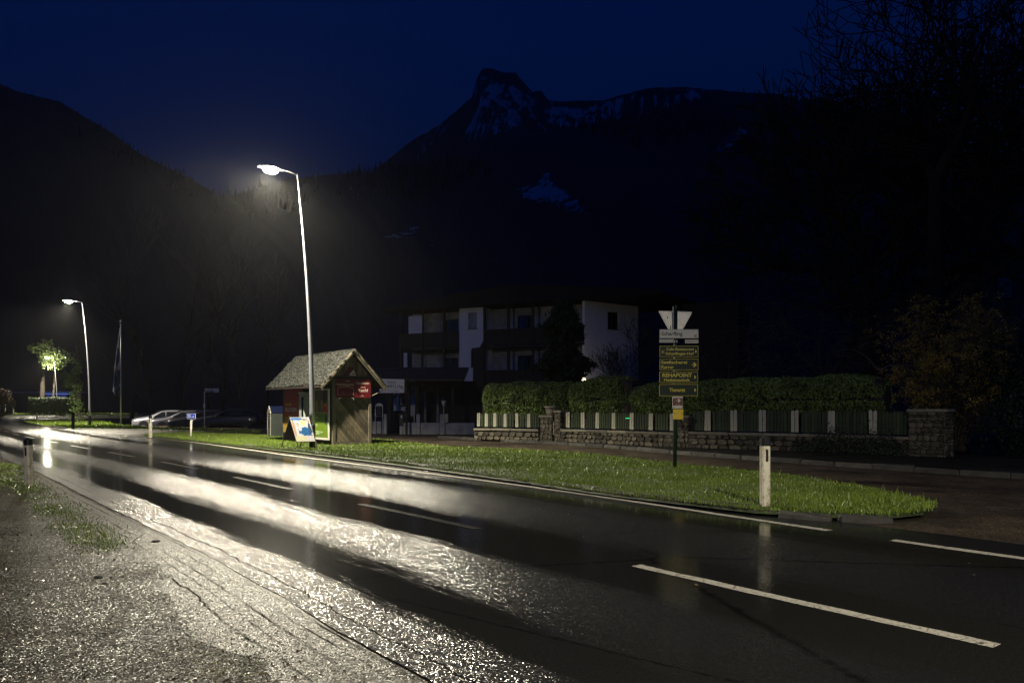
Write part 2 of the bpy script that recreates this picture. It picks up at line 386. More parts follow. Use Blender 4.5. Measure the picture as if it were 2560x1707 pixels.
fine_c = smooth_line([(27, -27), (14, -10), (5.95, 1), (2.94, 4.85), (1.13, 7.30), (-.448, 9.54), (-4.35, 14.65), (-9.2, 21), (-18.6, 32.5), (-28.2, 44.9), (-46, 70), (-66, 103), (-86, 145), (-110, 210), (-130, 300)], .22)
edge_j = -3.06
road = strip('road', fine_c, [edge_j, -2.6, -1.5, 0, 1.5, 2.8, 4.1], M['road'], 0.0, skirt=-.3)
tag(road, 'wet black asphalt road streaked with reflected lamp light', kind='structure')
def poly_sheet(name, pts, m, z, kind='structure', label=None):
    tri = tessellate_polygon([[Vector((p[0], p[1], 0)) for p in pts]])
    o = make(name, [(p[0], p[1], z) for p in pts], [tuple(t) for t in tri], m)
    if o.data.polygons[0].normal.z < 0: o.data.flip_normals()
    return tag(o, label, kind=kind)
poly_sheet('ground', [(-2000, -400), (2000, -400), (2000, 2000), (-2000, 2000)], M['far_ground'], -.5, label='dark ground running back to the hills')
rightside = offset(centre, 3.9)
svc = [tuple(p) for p in rightside[(rightside[:, 1] > -20) & (rightside[:, 1] < 56)]][::6]
poly_sheet('service_road', svc + [(-29, 60), (-24, 62), (-16, 52), (-8, 52), (2, 52), (6, 31), (12.5, 25), (22, 21), (60, 12), (60, -30)], M['service'], -.012, label='dull dark lay-by asphalt behind the grass island')
def smst(t): t = max(0, min(1, t)); return t * t * (3 - 2 * t)
def park_z(x, y): return -.03 - .33 * smst((y - 50) / 11) * smst((x + 42) / 8)
gx, gyv = np.arange(-62, 8.1, 5.0), np.arange(38, 84.1, 4.6)
Vp = [(x, y, park_z(x, y)) for x in gx for y in gyv]; ny = len(gyv)
tag(make('car_park', Vp, [(i * ny + j, (i + 1) * ny + j, (i + 1) * ny + j + 1, i * ny + j + 1) for i in range(len(gx) - 1) for j in range(ny - 1)], M['ground'], None, True), 'dark car park falling gently behind the grass strip', kind='structure')
poly_sheet('meadow', [(-170, 76), (60, 84), (80, 220), (-200, 220)], M['far_ground'], -.06, label='dark level meadow beyond the side road')
bo_ = tag(strip('road_border', fine_c, [-3.72, -3.5, -3.3, edge_j + .05], M['border'], -.0185), 'rutted grimy border between carriageway and roadside asphalt', kind='structure')
for q_ in range(0, len(bo_.data.vertices), 4): v_ = bo_.data.vertices[q_].co; s_ = .10 * math.sin(v_.x * 2.3) + .07 * math.sin(v_.y * 5.1) + rr.normal(0, .05); v_.x -= .8 * s_; v_.y -= .6 * s_
for i_, v_ in enumerate(bo_.data.vertices):
    if i_ % 4 == 3: v_.co.z = -.010 + .0075 * math.sin(i_ * .021) * math.sin(i_ * .0043 + 1)
    elif i_ % 4 in (1, 2): v_.co.z = -.0175 + .006 * math.sin(i_ * .05) ** 2
left = offset(centre, edge_j + .12)
lft = [tuple(p) for p in left[(left[:, 1] > -12) & (left[:, 1] < 130)]][::4]
shoulder_pts = lft + [(-110, 130), (-60, 20), (-30, -12)]
poly_sheet('roadside_asphalt', shoulder_pts, M['shoulder'], -.020, label='coarse wet asphalt beside the carriageway, glittering with lamp light')
side = strip('side_road', np.array([(-110, 92.), (-80, 95.), (-55, 93.), (-40, 87.), (-25, 84.), (0, 86.), (40, 92.)]), [-3.2, 0, 3.2], M['road'], .004)
tag(side, 'wet side road crossing behind the first grass wedge', kind='structure')

# road paint
def paint(name, pts, w, z=.004, wobble=.006):
    line = smooth_line(pts, .25) if len(pts) > 1 else pts
    n = len(line); ja = rr.normal(0, wobble, n); jb = rr.normal(0, wobble, n)
    A = offset(line, -w / 2); B = offset(line, w / 2); t = offset(line, 1) - line
    V = []
    for i in range(n): V += [(*(A[i] + t[i] * ja[i]), z), (*(B[i] + t[i] * jb[i]), z)]
    return make(name, V, [(2 * i, 2 * i + 1, 2 * i + 3, 2 * i + 2) for i in range(n - 1)], M['marking'])
s0 = float(np.interp(-4.85, -centre[:, 1], arc)) if False else None
def at_s(s): return np.array([np.interp(s, arc, centre[:, 0]), np.interp(s, arc, centre[:, 1])])
def s_of(D): i = np.argmin(abs(centre[:, 1] - D)); return arc[i]
s_start = s_of(7.30)
k = -4
while True:
    a = s_start + k * 5.72 - 3.05; b = a + 3.05; k += 1
    if a < 0: continue
    if a > arc[-1] - 60: break
    pts = [at_s(t) for t in np.linspace(a, b, 5)]
    p = paint('road_marking', pts, .125)
    p['kind'] = 'structure'
    if k != 1: p.data.materials[0] = M['marking_thin']
e1 = [(3.71, 9.35), (.19, 14.65), (-5.91, 22.8), (-14.8, 34.9), (-25.6, 47.6), (-34, 59), (-44.3, 73.5), (-46.4, 77.5), (-47.0, 82)]
tag(paint('road_marking', e1, .13), kind='structure')
tag(paint('road_marking', [(12, -1.6), (8, 3.5), (4.88, 7.63), (4.13, 8.68)], .14), kind='structure')
tag(paint('road_marking', [(-49.5, 83), (-60, 99), (-73, 125)], .13), kind='structure')

# ------------------------------------------------------------------ grass islands, kerbs, pavement
front = [(-17.75, 38.8), (-6.31, 24.4), (-.68, 16.5), (1.57, 12.95), (3.35, 10.75)]
fl = smooth_line(front, .5)
tipp = [(4.0, 10.25), (4.7, 10.1), (5.4, 10.5), (5.85, 11.3)]
backp = [(6.0, 12.8), (5.63, 15.3), (3.95, 18.9), (1.6, 23.9), (-1.94, 26.9), (-3.6, 30), (-5.6, 33.4), (-8.6, 36.2), (-12.4, 38.6), (-16.9, 42.3), (-18.3, 41.5)]
isl = [tuple(p) for p in offset(fl, .14)] + tipp + [tuple(p) for p in smooth_line(backp, 1.2)]
def mound(name, pts, m, z, edge_z, label, inset=.5):
    """turf sheet with a sloping rim: an inner ring, raised, and an outer ring"""
    n = len(pts); P = np.array(pts)
    c = []
    for i in range(n):
        a, b, d = P[i - 1], P[i], P[(i + 1) % n]; t = d - a; t = t / (np.linalg.norm(t) + 1e-9); c.append(b + np.array([-t[1], t[0]]) * inset)
    ar = sum(P[i][0] * P[(i + 1) % n][1] - P[(i + 1) % n][0] * P[i][1] for i in range(n))
    if ar < 0: c = [2 * P[i] - c[i] for i in range(n)]
    V = [(p[0], p[1], edge_z) for p in P] + [(q[0], q[1], z) for q in c]
    tri = tessellate_polygon([[Vector((q[0], q[1], 0)) for q in c]])
    Fc = [tuple(k + n for k in t) for t in tri] + [(i, (i + 1) % n, (i + 1) % n + n, i + n) for i in range(n)]
    o = make(name, V, Fc, m)
    import bmesh
    bm = bmesh.new(); bm.from_mesh(o.data); bmesh.ops.recalc_face_normals(bm, faces=bm.faces); bm.to_mesh(o.data); bm.free()
    if sum(p.normal.z * p.area for p in o.data.polygons) < 0: o.data.flip_normals()
    return tag(o, label, kind='structure')
mound('grass_island', isl, M['turf'], .10, .03, 'turf island between main road and lay-by', .18)
wedge = [(-47.9, 80.3), (-44.6, 73.0), (-34, 58.2), (-28.9, 51.9), (-24, 50), (-22.2, 49.3), (-13.6, 43.2), (-14.3, 45.4), (-18.6, 48.9), (-23.6, 52.6), (-29.4, 60), (-38, 74), (-45.5, 80.8)]
mound('grass_wedge', wedge, M['turf'], .06, .01, 'narrow turf wedge beyond the car park entrance', .3)
verge = [(-84, 112), (-62, 108), (-58, 116), (-60, 128), (-90, 128)]
mound('grass_verge', verge, M['turf'], .32, .0, 'low grass bank in front of the far hedge', 1.5)

kerb_root = thing('kerb', None, None); kerb_root['kind'] = 'structure'; kerb_root['label'] = 'row of worn kerb stones along the grass island'
klen = np.concatenate([[0], np.cumsum(np.linalg.norm(np.diff(fl, axis=0), axis=1))])
kv = []
for q in range(3):
    kb = MB().box((0, 0, 0), (.985, .17, .26), 0, .02 + .006 * q); kb.v = [v + Vector(rr.normal(0, .006, 3)) for v in kb.v]
    kv.append(kb)
kmesh = [None] * 3
s = .5; kk = 0; ends = klen[-1] + .2
while s < ends:
    x, y = np.interp(s, klen, fl[:, 0]), np.interp(s, klen, fl[:, 1]); x2, y2 = np.interp(s - .4, klen, fl[:, 0]), np.interp(s - .4, klen, fl[:, 1])
    ang = math.atan2(y - y2, x - x2)
    q = kk % 3
    if kmesh[q] is None:
        o = kv[q].build('kerb_stone', M['kerb'], kerb_root); kmesh[q] = o.data
    else:
        o = bpy.data.objects.new('kerb_stone', kmesh[q]); COL.objects.link(o); o.parent = kerb_root
    o.location = (x, y, -.02 + rr.normal(0, .006)); o.rotation_euler = (rr.normal(0, .012), rr.normal(0, .006), ang + rr.normal(0, .008))
    s += 1.0; kk += 1
# kerb round the tip, half sunk
for (x, y, a) in [(3.78, 10.34, -.6), (4.45, 10.1, -.1)]:
    o = bpy.data.objects.new('kerb_stone', kmesh[1]); COL.objects.link(o); o.parent = kerb_root
    o.location = (x, y, -.06); o.rotation_euler = (0, .04, a); o.scale = (.65, 1, 1)
wk = thing('kerb', None, None); wk['kind'] = 'structure'; wk['label'] = 'kerb of the grass wedge beyond the car park entrance'
for i in range(len(wedge[:4]) - 1):
    a, b = Vector(wedge[i]), Vector(wedge[i + 1]); L = (b - a).length; nn = int(L)
    for j in range(nn):
        p = a.lerp(b, (j + .5) / nn)
        o = bpy.data.objects.new('kerb_stone', kmesh[j % 3]); COL.objects.link(o); o.parent = wk
        o.location = (p.x, p.y, -.055); o.rotation_euler = (0, 0, math.atan2((b - a).y, (b - a).x))
for c, l in (((0, 0), 'x'),):
    pass
# pavement along the stone wall
walk_k = [(-3.4, 37.2), (2.97, 29), (5.5, 23.8), (10.3, 16.2), (16, 9.5), (26, 0)]
wl = smooth_line(walk_k, .9)
pav = [tuple(p) for p in wl] + [(34, 6), (24, 16), (16, 19.5), (12.9, 22.6), (11.1, 23.9), (5.48, 28.2), (-1.7, 36.3), (-3.2, 38.4)]
poly_sheet('pavement', pav, M['pavement'], .09, label='narrow dark pavement below the stone wall')
pk = thing('kerb', None, None); pk['kind'] = 'structure'; pk['label'] = 'kerb of the pavement along the stone wall'
wlen = np.concatenate([[0], np.cumsum(np.linalg.norm(np.diff(wl, axis=0), axis=1))]); s = .5
while s < wlen[-1]:
    x, y = np.interp(s, wlen, wl[:, 0]), np.interp(s, wlen, wl[:, 1]); x2, y2 = np.interp(s + .4, wlen, wl[:, 0]), np.interp(s + .4, wlen, wl[:, 1])
    o = bpy.data.objects.new('kerb_stone', kmesh[int(s) % 3]); COL.objects.link(o); o.parent = pk
    o.location = (x, y, -.035 + rr.normal(0, .005)); o.rotation_euler = (0, 0, math.atan2(y2 - y, x2 - x)); s += 1.0
# ------------------------------------------------------------------ grass, leaves, pebbles
def in_poly(P, poly):
    x, y = P[:, 0], P[:, 1]; r = np.zeros(len(P), bool); n = len(poly)
    for i in range(n):
        x1, y1 = poly[i][:2]; x2, y2 = poly[(i + 1) % n][:2]
        c = ((y1 > y) != (y2 > y)) & (x < (x2 - x1) * (y - y1) / (y2 - y1 + 1e-12) + x1); r ^= c
    return r
def blades(name, poly, n, z, h, w, label, seed=1, clump=.5, lean=.35, fall=None, soft=0):
    g = np.random.default_rng(seed); P = np.array(poly)
    lo, hi = P[:, :2].min(0), P[:, :2].max(0); out = []; tot = 0
    while tot < n:
        q = g.uniform(lo, hi, (n, 2)); q = q[in_poly(q, poly)]
        f = .5 + .5 * np.sin(q[:, 0] * 2.1 + 1.3 * np.sin(q[:, 1] * 1.7)) * np.sin(q[:, 1] * 2.7 + 1.1 * np.sin(q[:, 0] * 1.3))
        keep = g.random(len(q)) < (1 - clump) + clump * f
        if fall is not None: keep &= g.random(len(q)) < np.clip((fall / q[:, 1]) ** 1.3, 0, 1)
        q = q[keep]; out.append(q); tot += len(q)
        if len(out) > 60: break
    q = np.concatenate(out)[:n]; n = len(q)
    if soft: q = q + g.normal(0, soft, q.shape)
    tall = .55 + .45 * np.sin(q[:, 0] * .9 + 2 * np.sin(q[:, 1] * .8)) * np.sin(q[:, 1] * 1.1 + q[:, 0])
    hh = h * g.gamma(4, .25, n) * (.65 + .5 * tall); an = g.uniform(0, 2 * np.pi, n); ww = w * g.uniform(.6, 1.3, n) * (1 + q[:, 1] / 30)
    ln = g.normal(0, lean, n) * hh; la = g.uniform(0, 2 * np.pi, n)
    b = np.stack([q[:, 0], q[:, 1], np.full(n, z)], 1); d = np.stack([np.cos(an), np.sin(an), np.zeros(n)], 1) * ww[:, None] / 2
    l = np.stack([np.cos(la) * ln, np.sin(la) * ln, np.zeros(n)], 1)
    m_ = b + l * .35 + np.stack([np.zeros(n)] * 2 + [hh * .55], 1); t = b + l + np.stack([np.zeros(n)] * 2 + [hh], 1)
    Q = np.stack([b - d, b + d, m_ + d * .8, m_ - d * .8], 1).reshape(-1, 3); T = np.stack([m_ - d * .8, m_ + d * .8, t], 1).reshape(-1, 3)
    # one mesh of quads and tips
    me = bpy.data.meshes.new(name); VV = np.concatenate([Q, T]); me.vertices.add(len(VV)); me.vertices.foreach_set('co', VV.astype(np.float32).ravel())
    me.loops.add(len(VV)); me.loops.foreach_set('vertex_index', np.arange(len(VV), dtype=np.int32)); me.polygons.add(2 * n)
    me.polygons.foreach_set('loop_start', np.concatenate([np.arange(0, 4 * n, 4), 4 * n + np.arange(0, 3 * n, 3)]).astype(np.int32))
    me.update(calc_edges=True); me.materials.append(M['grass'])
    o = bpy.data.objects.new(name, me); COL.objects.link(o); return tag(o, label, 'grass', kind='stuff')
front_clip = [p for p in isl if True]
P_ = [tuple(p) for p in offset(fl, .20)] + [(4.0, 10.3), (4.8, 10.1), (5.5, 10.5), (6.0, 11.3)] + [tuple(p) for p in smooth_line(backp, 1.2)]
blades('grass', P_, 150000, .085, .042, .009, 'short lit green grass on the island beside the road', 1, .62, fall=15, soft=.03)
blades('grass', [(2.6, 11.6), (3.6, 10.75), (4.6, 10.25), (5.2, 10.5), (5.7, 11.4), (5.8, 13.5), (4.6, 13)], 7000, .06, .075, .009, 'longer ragged grass at the pointed end of the island', 2, .85, .6, soft=.10)
blades('grass', wedge, 26000, .05, .07, .03, 'lit grass on the wedge around the second lamp post', 3, .3)
blades('grass', verge, 14000, .25, .10, .06, 'grass on the low bank before the far hedge', 4, .3)
lg = [G(x, y, -.06).xy[:] for x, y in [(-30, 1160), (60, 1168), (105, 1215), (185, 1268), (245, 1325), (312, 1368), (275, 1392), (180, 1362), (105, 1295), (60, 1245), (-30, 1215)]]
blades('grass', lg, 15000, -.03, .035, .007, 'patchy grass round the foot of the near left marker post', 5, .95, .9, soft=.10)
lg2 = [G(x, y, -.06).xy[:] for x, y in [(440, 1590), (560, 1580), (640, 1640), (700, 1710), (480, 1720)]]
blades('grass', lg2, 900, -.03, .014, .004, 'thin tufts of grass in the grit by the bottom edge', 6, .97, .9, soft=.06)
def litter(name, boxes, n, z, size, m, label, cat, seed, flatness=.25):
    g = np.random.default_rng(seed); V = []
    for (poly, cnt) in boxes:
        P = np.array(poly); lo, hi = P.min(0), P.max(0); got = 0
        while got < cnt:
            q = g.uniform(lo, hi, (1, 2))
            if not in_poly(q, poly)[0]: continue
            got += 1; c = Vector((*q[0], z)); s = size * g.uniform(.5, 1.5); a = g.uniform(0, 6.28)
            ux = Vector((math.cos(a), math.sin(a), g.normal(0, flatness))) * s; uy = Vector((-math.sin(a), math.cos(a), g.normal(0, flatness))) * s * .6
            V += [c - ux, c + uy * .8 + Vector((0, 0, s * .2)), c + ux, c - uy]
    return tag(fast(name, np.array(V), 4, m), label, cat, kind='stuff')
nearp = [G(x, y, -.06).xy[:] for x, y in [(-100, 1300), (300, 1400), (560, 1480), (1050, 1760), (-100, 1760)]]
botp = [G(x, y, -.06).xy[:] for x, y in [(430, 1540), (640, 1540), (900, 1720), (430, 1720)]]
M['litter'] = simple('wet fallen leaves', (.10, .075, .04), .3, 0, .5, 9, 0)
litter('fallen_leaf_litter', [(nearp, 260), (botp, 420)], 0, -.018, .010, M['litter'], 'small wet leaves and grit scattered on the roadside asphalt', 'litter', 8, .5)
litter('fallen_leaf_litter', [(isl, 900)], 0, .125, .012, simple('pale dead leaves', (.30, .26, .15), .5, 0, .4, 9, 0), 'small pale dead leaves and daisies in the island grass', 'litter', 19, .5)
roadp = [(-2, 8), (3, 5.2), (6, 6), (2, 11), (-3, 15)]
litter('fallen_leaf_litter', [(roadp, 26), ([(4.5, 9), (9, 8), (12, 14), (6, 15)], 60)], 0, .012, .018, M['litter'], 'few pale leaves stuck to the wet road', 'litter', 9, .15)
def pebble(x, y, s, label):
    g = np.random.default_rng(int(x + y)); mb = MB(); mb.lathe([(.35, 0), (.85, .12), (1, .35), (.8, .65), (.4, .8)], n=9)
    mb.v = [Vector((v.x * s * (1 + g.normal(0, .12)), v.y * s * .8 * (1 + g.normal(0, .12)), v.z * s)) for v in mb.v]
    o = mb.build('stone', M['kerb']); o.location = G(x, y, -.028); tag(o, label, 'stone')
pebble(247, 1446, .035, 'dark lump of grit, larger of two on the roadside asphalt')
pebble(263, 1461, .024, 'dark lump of grit, smaller of two on the roadside asphalt')
pebble(66, 1555, .016, 'small dark lump alone at the far left of the asphalt')
pebble(390, 1358, .05, 'broken chunk of asphalt at the crumbling road edge')
pebble(178, 1512, .014, 'small dark lump near the middle of the wet shoulder')

# ------------------------------------------------------------------ hills and mountain
def ridge(name, sil, D_top, D_bot, m, label, cols=220, rows=36, rough=.02, snow=None, seed=2, zb=-3):
    g = np.random.default_rng(seed); xs = np.linspace(sil[0][0], sil[-1][0], cols)
    ys = np.interp(xs, [p[0] for p in sil], [p[1] for p in sil])
    ph = g.uniform(0, 6.28, (14, 2)); V = []; SN = []
    for i, x in enumerate(xs):
        for j in range(rows):
            t = j / (rows - 1)                              # 0 foot, 1 crest
            D = D_bot + (D_top - D_bot) * t
            az = (x - CX) / F
            zt = H + (HY - ys[i]) / F * D_top
            prof = t ** 1.25
            nz = sum(math.sin(az * 14 * 1.6 ** k + ph[k, 0] + t * 5 * 1.4 ** k + ph[k, 1]) / 1.55 ** k for k in range(9))
            z = zb + (zt - zb) * prof + zt * rough * nz * min(1, t * 3) * (1 if t < .97 else .45)
            D2 = D + D_top * rough * 1.2 * math.sin(az * 23 + ph[3, 1] + t * 6) * min(1, t * 2)
            V.append((az * D2, D2, z)); SN.append(snow(x, HY - (z - H) / D2 * F, g) if snow else 0)
        V.append((az * D_top * 1.25, D_top * 1.25, zb)); SN.append(0)
    r = rows + 1
    Fc = [(i * r + j, (i + 1) * r + j, (i + 1) * r + j + 1, i * r + j + 1) for i in range(cols - 1) for j in range(r - 1)]
    o = make(name, V, Fc, m, None, True)
    a = o.data.attributes.new('snow', 'FLOAT', 'POINT'); a.data.foreach_set('value', np.array(SN, np.float32))
    return tag(o, label, kind='structure')
def pip(x, y, poly): return bool(in_poly(np.array([[x, y]]), poly)[0])
snowL2 = [(1165, 330), (1185, 285), (1215, 205), (1290, 215), (1340, 255), (1390, 270), (1480, 262), (1560, 240), (1760, 232), (1750, 262), (1640, 275), (1560, 300), (1440, 320), (1330, 300), (1250, 330)]
def s2(x, y, g):
    if pip(x, y, snowL2): return .52 + g.normal(0, .12)
    return .30 + g.normal(0, .08) if y < 400 else .0
ridge('mountain', [(600, 560), (760, 500), (880, 452), (960, 405), (1040, 360), (1110, 322), (1150, 290), (1180, 262), (1192, 215), (1205, 190), (1232, 181), (1262, 186), (1290, 182), (1312, 205), (1332, 222), (1352, 214), (1372, 240), (1420, 240), (1500, 233), (1620, 228), (1700, 233), (1800, 226), (1900, 240), (2050, 250), (2200, 300), (2400, 420), (2700, 460)],
      1500, 900, M['mountain'], 'snow streaked rocky mountain behind the wooded hill', 360, 70, .021, s2, 5)
sn3 = [(1290, 475), (1340, 455), (1370, 428), (1385, 460), (1430, 490), (1475, 535), (1420, 530), (1370, 510), (1310, 500)]
sn3b = [(1785, 385), (1800, 355), (1850, 315), (1870, 330), (1830, 370), (1800, 395)]
sn3c = [(900, 610), (940, 580), (1030, 560), (1090, 590), (1130, 560), (1060, 640), (960, 640)]
def s3(x, y, g):
    if pip(x, y, sn3): return .56 + g.normal(0, .1)
    if pip(x, y, sn3b): return .48
    if pip(x, y, sn3c): return .26
    return 0
HIL = [(450, 520), (560, 490), (700, 462), (820, 440), (900, 428), (960, 418), (1040, 415), (1100, 405), (1150, 375), (1200, 352), (1280, 348), (1370, 336), (1480, 305), (1600, 285), (1700, 262), (1800, 243), (1950, 240), (2050, 262), (2150, 300), (2260, 350), (2350, 378), (2440, 402), (2560, 385), (2750, 340), (3100, 300)]
ridge('wooded_hill', HIL, 1000, 150, M['mountain'], 'black wooded hillside with a few snowy clearings', 340, 90, .012, s3, 7)
HL = [(-900, -150), (-500, 40), (-200, 150), (0, 213), (40, 232), (75, 240), (150, 258), (205, 290), (280, 330), (330, 365), (400, 405), (470, 440), (560, 500), (700, 580), (850, 690), (1000, 800)]
ridge('wooded_hill', HL, 850, 170, M['forest'], 'black wooded slope falling from the upper left corner', 220, 60, .006, None, 9)
def forest(name, sil, D0, label, n, hgt, seed, rows=(0.0, .12), Db=150, zb=-3):
    g = np.random.default_rng(seed); V = []; 
    xs = g.uniform(max(sil[0][0], -120), min(sil[-1][0], 2700), n)
    for x in xs:
        t = 1 - g.uniform(*rows) ** 1.3 if rows[1] > 0 else 1
        y = np.interp(x, [p[0] for p in sil], [p[1] for p in sil]); D = Db + (D0 - Db) * t
        z = zb + (H + (HY - y) / F * D0 - zb) * t ** 1.25; X = (x - CX) / F * D; h = hgt * g.gamma(6, 1 / 6); r = h * .2
        for lv, (a, b, rr_) in enumerate([(-.3, .6, 1), (.15, .85, .7), (.5, 1.05, .4)]):
            for k in range(5):
                a1 = 2 * math.pi * k / 5 + lv; a2 = a1 + 1.5; q = r * rr_ * g.uniform(.6, 1.3)
                V += [(X + q * math.cos(a1), D + q * math.sin(a1), z + h * a), (X + q * math.cos(a2), D + q * math.sin(a2), z + h * a), (X, D, z + h * b)]
    return tag(fast(name, np.array(V), 3, M['forest']), label, 'forest', kind='stuff')
forest('forest', HIL, 1000, 'conifers along the crest of the dark hill', 3200, 6, 3, (0, .35))
forest('forest', HL, 850, 'trees along the crest of the left slope', 1100, 3.2, 4, (0, .25), 170)
# ------------------------------------------------------------------ street lamps
ROADROT = math.atan2(.6, .8)                        # local -x points from the verge towards the road
def lampshape():
    root = thing('street_lamp', 'x', 'street lamp', group='curved street lamps along the road')
    def off(z): return -.51 * (max(0, z - .8) / 8.1) ** 1.9
    zs = list(np.linspace(.75, 8.9, 22))
    MB().tube([(off(z), 0, z) for z in zs], [.088 - .068 * ((z - .75) / 8.15) for z in zs], 16).build('pole', M['pole'], root, True)
    MB().lathe([(.1, -.1), (.1, .74), (.092, .76)], n=18).build('foot_sleeve', M['black_metal'], root, True)
    MB().tube([(-.50, 0, 8.84), (-.75, 0, 8.91), (-1.0, 0, 8.93)], [.014, .018, .02], 8).build('arm', M['pole'], root, True)
    hd = MB(); hd.prism([(-.44, -.07), (-.4, -.13), (.1, -.15), (.4, -.06), (.42, 0), (.4, .06), (.1, .15), (-.4, .13), (-.44, .07)], (-1.35, 0, 8.905), (1, 0, 0), (0, 1, 0), (0, 0, 1), .055)
    h = hd.build('lamp_head', M['pole'], root)
    lens = MB(); lens.lathe([(.03, -.15), (.11, -.135), (.17, -.085), (.20, 0)], (-1.38, 0, 8.90), 20)
    for i in range(len(lens.v)): lens.v[i].x = -1.38 + (lens.v[i].x + 1.38) * 1.35
    lens.build('lens', emit('lit lamp lens', (1, .93, .74), 140), h, True)
    ld = bpy.data.lights.new('lamp_light', 'SPOT'); ld.energy = LAMP_W; ld.color = LAMP_C; ld.spot_size = math.radians(152); ld.spot_blend = .35; ld.shadow_soft_size = .10
    lo = bpy.data.objects.new('lamp_light', ld); COL.objects.link(lo); lo.parent = root; lo.location = (-1.38, 0, 8.70); lo.rotation_euler = (0, math.radians(15), 0)
    pd = bpy.data.lights.new('lens_glow', 'POINT'); pd.energy = 560; pd.color = LAMP_C; pd.shadow_soft_size = .14
    po_ = bpy.data.objects.new('lens_glow', pd); COL.objects.link(po_); po_.parent = root; po_.location = (-1.38, 0, 8.62)
    return root
lamp = lampshape()
put(lamp, (-6.56, 26.25, .10), ROADROT, 'tall lit street lamp with thin bent pole in front of the wooden kiosk')
l2 = put(copy_tree(lamp), (-30.5, 57.8, .06), ROADROT + .03, 'second lit street lamp, standing on the far grass wedge')
l3 = put(copy_tree(lamp), (-69.9, 123, .02), ROADROT + .05, 'farthest street lamp, its top among the lit leaves of a tree')
l4 = put(copy_tree(lamp), (3.4, -5.6, -.05), ROADROT + math.pi * .9, 'street lamp standing behind the viewpoint')
for ch in l4.children:
    if ch.name.startswith('lamp_light'):
        ch.data = ch.data.copy(); ch.data.energy = 10500; ch.data.spot_size = math.radians(167); ch.data.spot_blend = .35; ch.rotation_euler = (0, 0, 0)
    if ch.name.startswith('lens_glow'): ch.data = ch.data.copy(); ch.data.energy = 60
for ch in l3.children:
    if ch.name.startswith('lens_glow'): ch.data = ch.data.copy(); ch.data.energy = 800

# ------------------------------------------------------------------ marker posts
def marker():
    root = thing('marker_post', 'x', 'marker post', group='white roadside marker posts')
    sec = [(-.058, -.045), (-.04, -.06), (.04, -.06), (.058, -.045), (.05, .055), (-.05, .055)]
    b = MB().prism(sec, (0, 0, -.05), (1, 0, 0), (0, 1, 0), (0, 0, 1), .88)
    n = NT('grubby white plastic'); o = n.tc.outputs['Object']
    dirt = n.math('MULTIPLY', n.noise(n.mapping(o, (9, 9, 2.5)), 1.0, 6, .7), n.noise(o, 14, 5, .7))
    n.set(color=n.ramp(dirt, [(.20, (.68, .65, .52)), (.29, (.50, .45, .33)), (.40, (.10, .075, .045))]), rough=.5, normal=n.bump(n.noise(o, 30, 4, .6), .15, .004))
    M['marker'] = n.m
    b.build('body', n.m, root)
    cap = MB().prism([(p[0] * 1.03, p[1] * 1.03) for p in sec], (0, 0, .826), (1, 0, 0), (0, 1, 0), (0, 0, 1), .115)
    cap.box((.0, 0, .953), (.05, .05, .026)); cap.build('cap', M['black_metal'], root)
    bx('reflector', (.004, -.0625, .70), (.034, .008, .165), flat('dark reflector', (.035, .018, .022), .25), root)
    return root
mk = marker()
def mput(o, x, y, z, rz, sc, lab, tilt=0):
    p = G(x, y, z); put(o, p, rz, lab); o.scale = sc; o.rotation_euler[1] = tilt; return o
mput(mk, 1912, 1266, .09, .12, (1, 1, 1.0), 'grubby white marker post near the pointed end of the grass island')
mput(copy_tree(mk), 73, 1217, -.06, -.25, (1, 1, .95), 'white marker post leaning slightly in the near left roadside grass', -.035)
mput(copy_tree(mk), 376, 1091, .08, -.2, (1, 1, 1), 'white marker post at the start of the kerb, left of the blue number sign')
mput(copy_tree(mk), 92.5, 1054, .03, -.2, (1, 1, .98), 'small white marker post at the far tip of the grass wedge')
mput(copy_tree(mk), 182.5, 1071, .04, 3.0, (1.35, 1.2, 1.1), 'dark marker post with its unlit side painted dark, left of the second lamp')
mput(copy_tree(mk), 123, 1042, .0, -.2, (1, 1, 1), 'tiny white marker post beside the third lamp pole')
mput(copy_tree(mk), 13, 1033.5, .30, -.2, (1.9, 1.2, 1.25), 'white marker post under the brown bush at the left edge')
mput(copy_tree(mk), 33.5, 1033.5, .30, -.2, (1.5, 1.2, .85), 'short white marker post before the grey board at far left')
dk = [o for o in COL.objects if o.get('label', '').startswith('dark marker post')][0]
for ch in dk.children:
    if ch.name.startswith('body'): ch.data = ch.data.copy(); ch.data.materials[0] = M['dark_wood']  # white post given a dark body in place of its unlit side

# ------------------------------------------------------------------ lettering
def text(s, size, m, parent, loc, rot=(math.pi / 2, 0, 0), align='LEFT', bold=.0, name='lettering', sx=1.0, thick=.0015, width=None):
    cu = bpy.data.curves.new('t', 'FONT'); cu.body = s; cu.size = size; cu.align_x = align; cu.align_y = 'CENTER'
    cu.extrude = thick; cu.offset = bold * size; cu.resolution_u = 3
    t = bpy.data.objects.new('t', cu); COL.objects.link(t)
    bpy.context.view_layer.update(); dg = bpy.context.evaluated_depsgraph_get()
    me = bpy.data.meshes.new_from_object(t.evaluated_get(dg)); bpy.data.objects.remove(t); bpy.data.curves.remove(cu)
    if width:
        xs = [v.co.x for v in me.vertices]
        if xs: sx = width / (max(xs) - min(xs))
    for v in me.vertices: v.co.x *= sx
    me.materials.clear(); me.materials.append(m)
    o = bpy.data.objects.new(name, me); COL.objects.link(o); o.parent = parent; o.location = loc; o.rotation_euler = rot
    return o
def arrow_tri(x, z, s, m, par, y):
    return MB().prism([(0, -s), (s * .95, 0), (0, s)], (x, y, z), (1, 0, 0), (0, 0, 1), (0, -1, 0), .003).build('arrow', m, par)
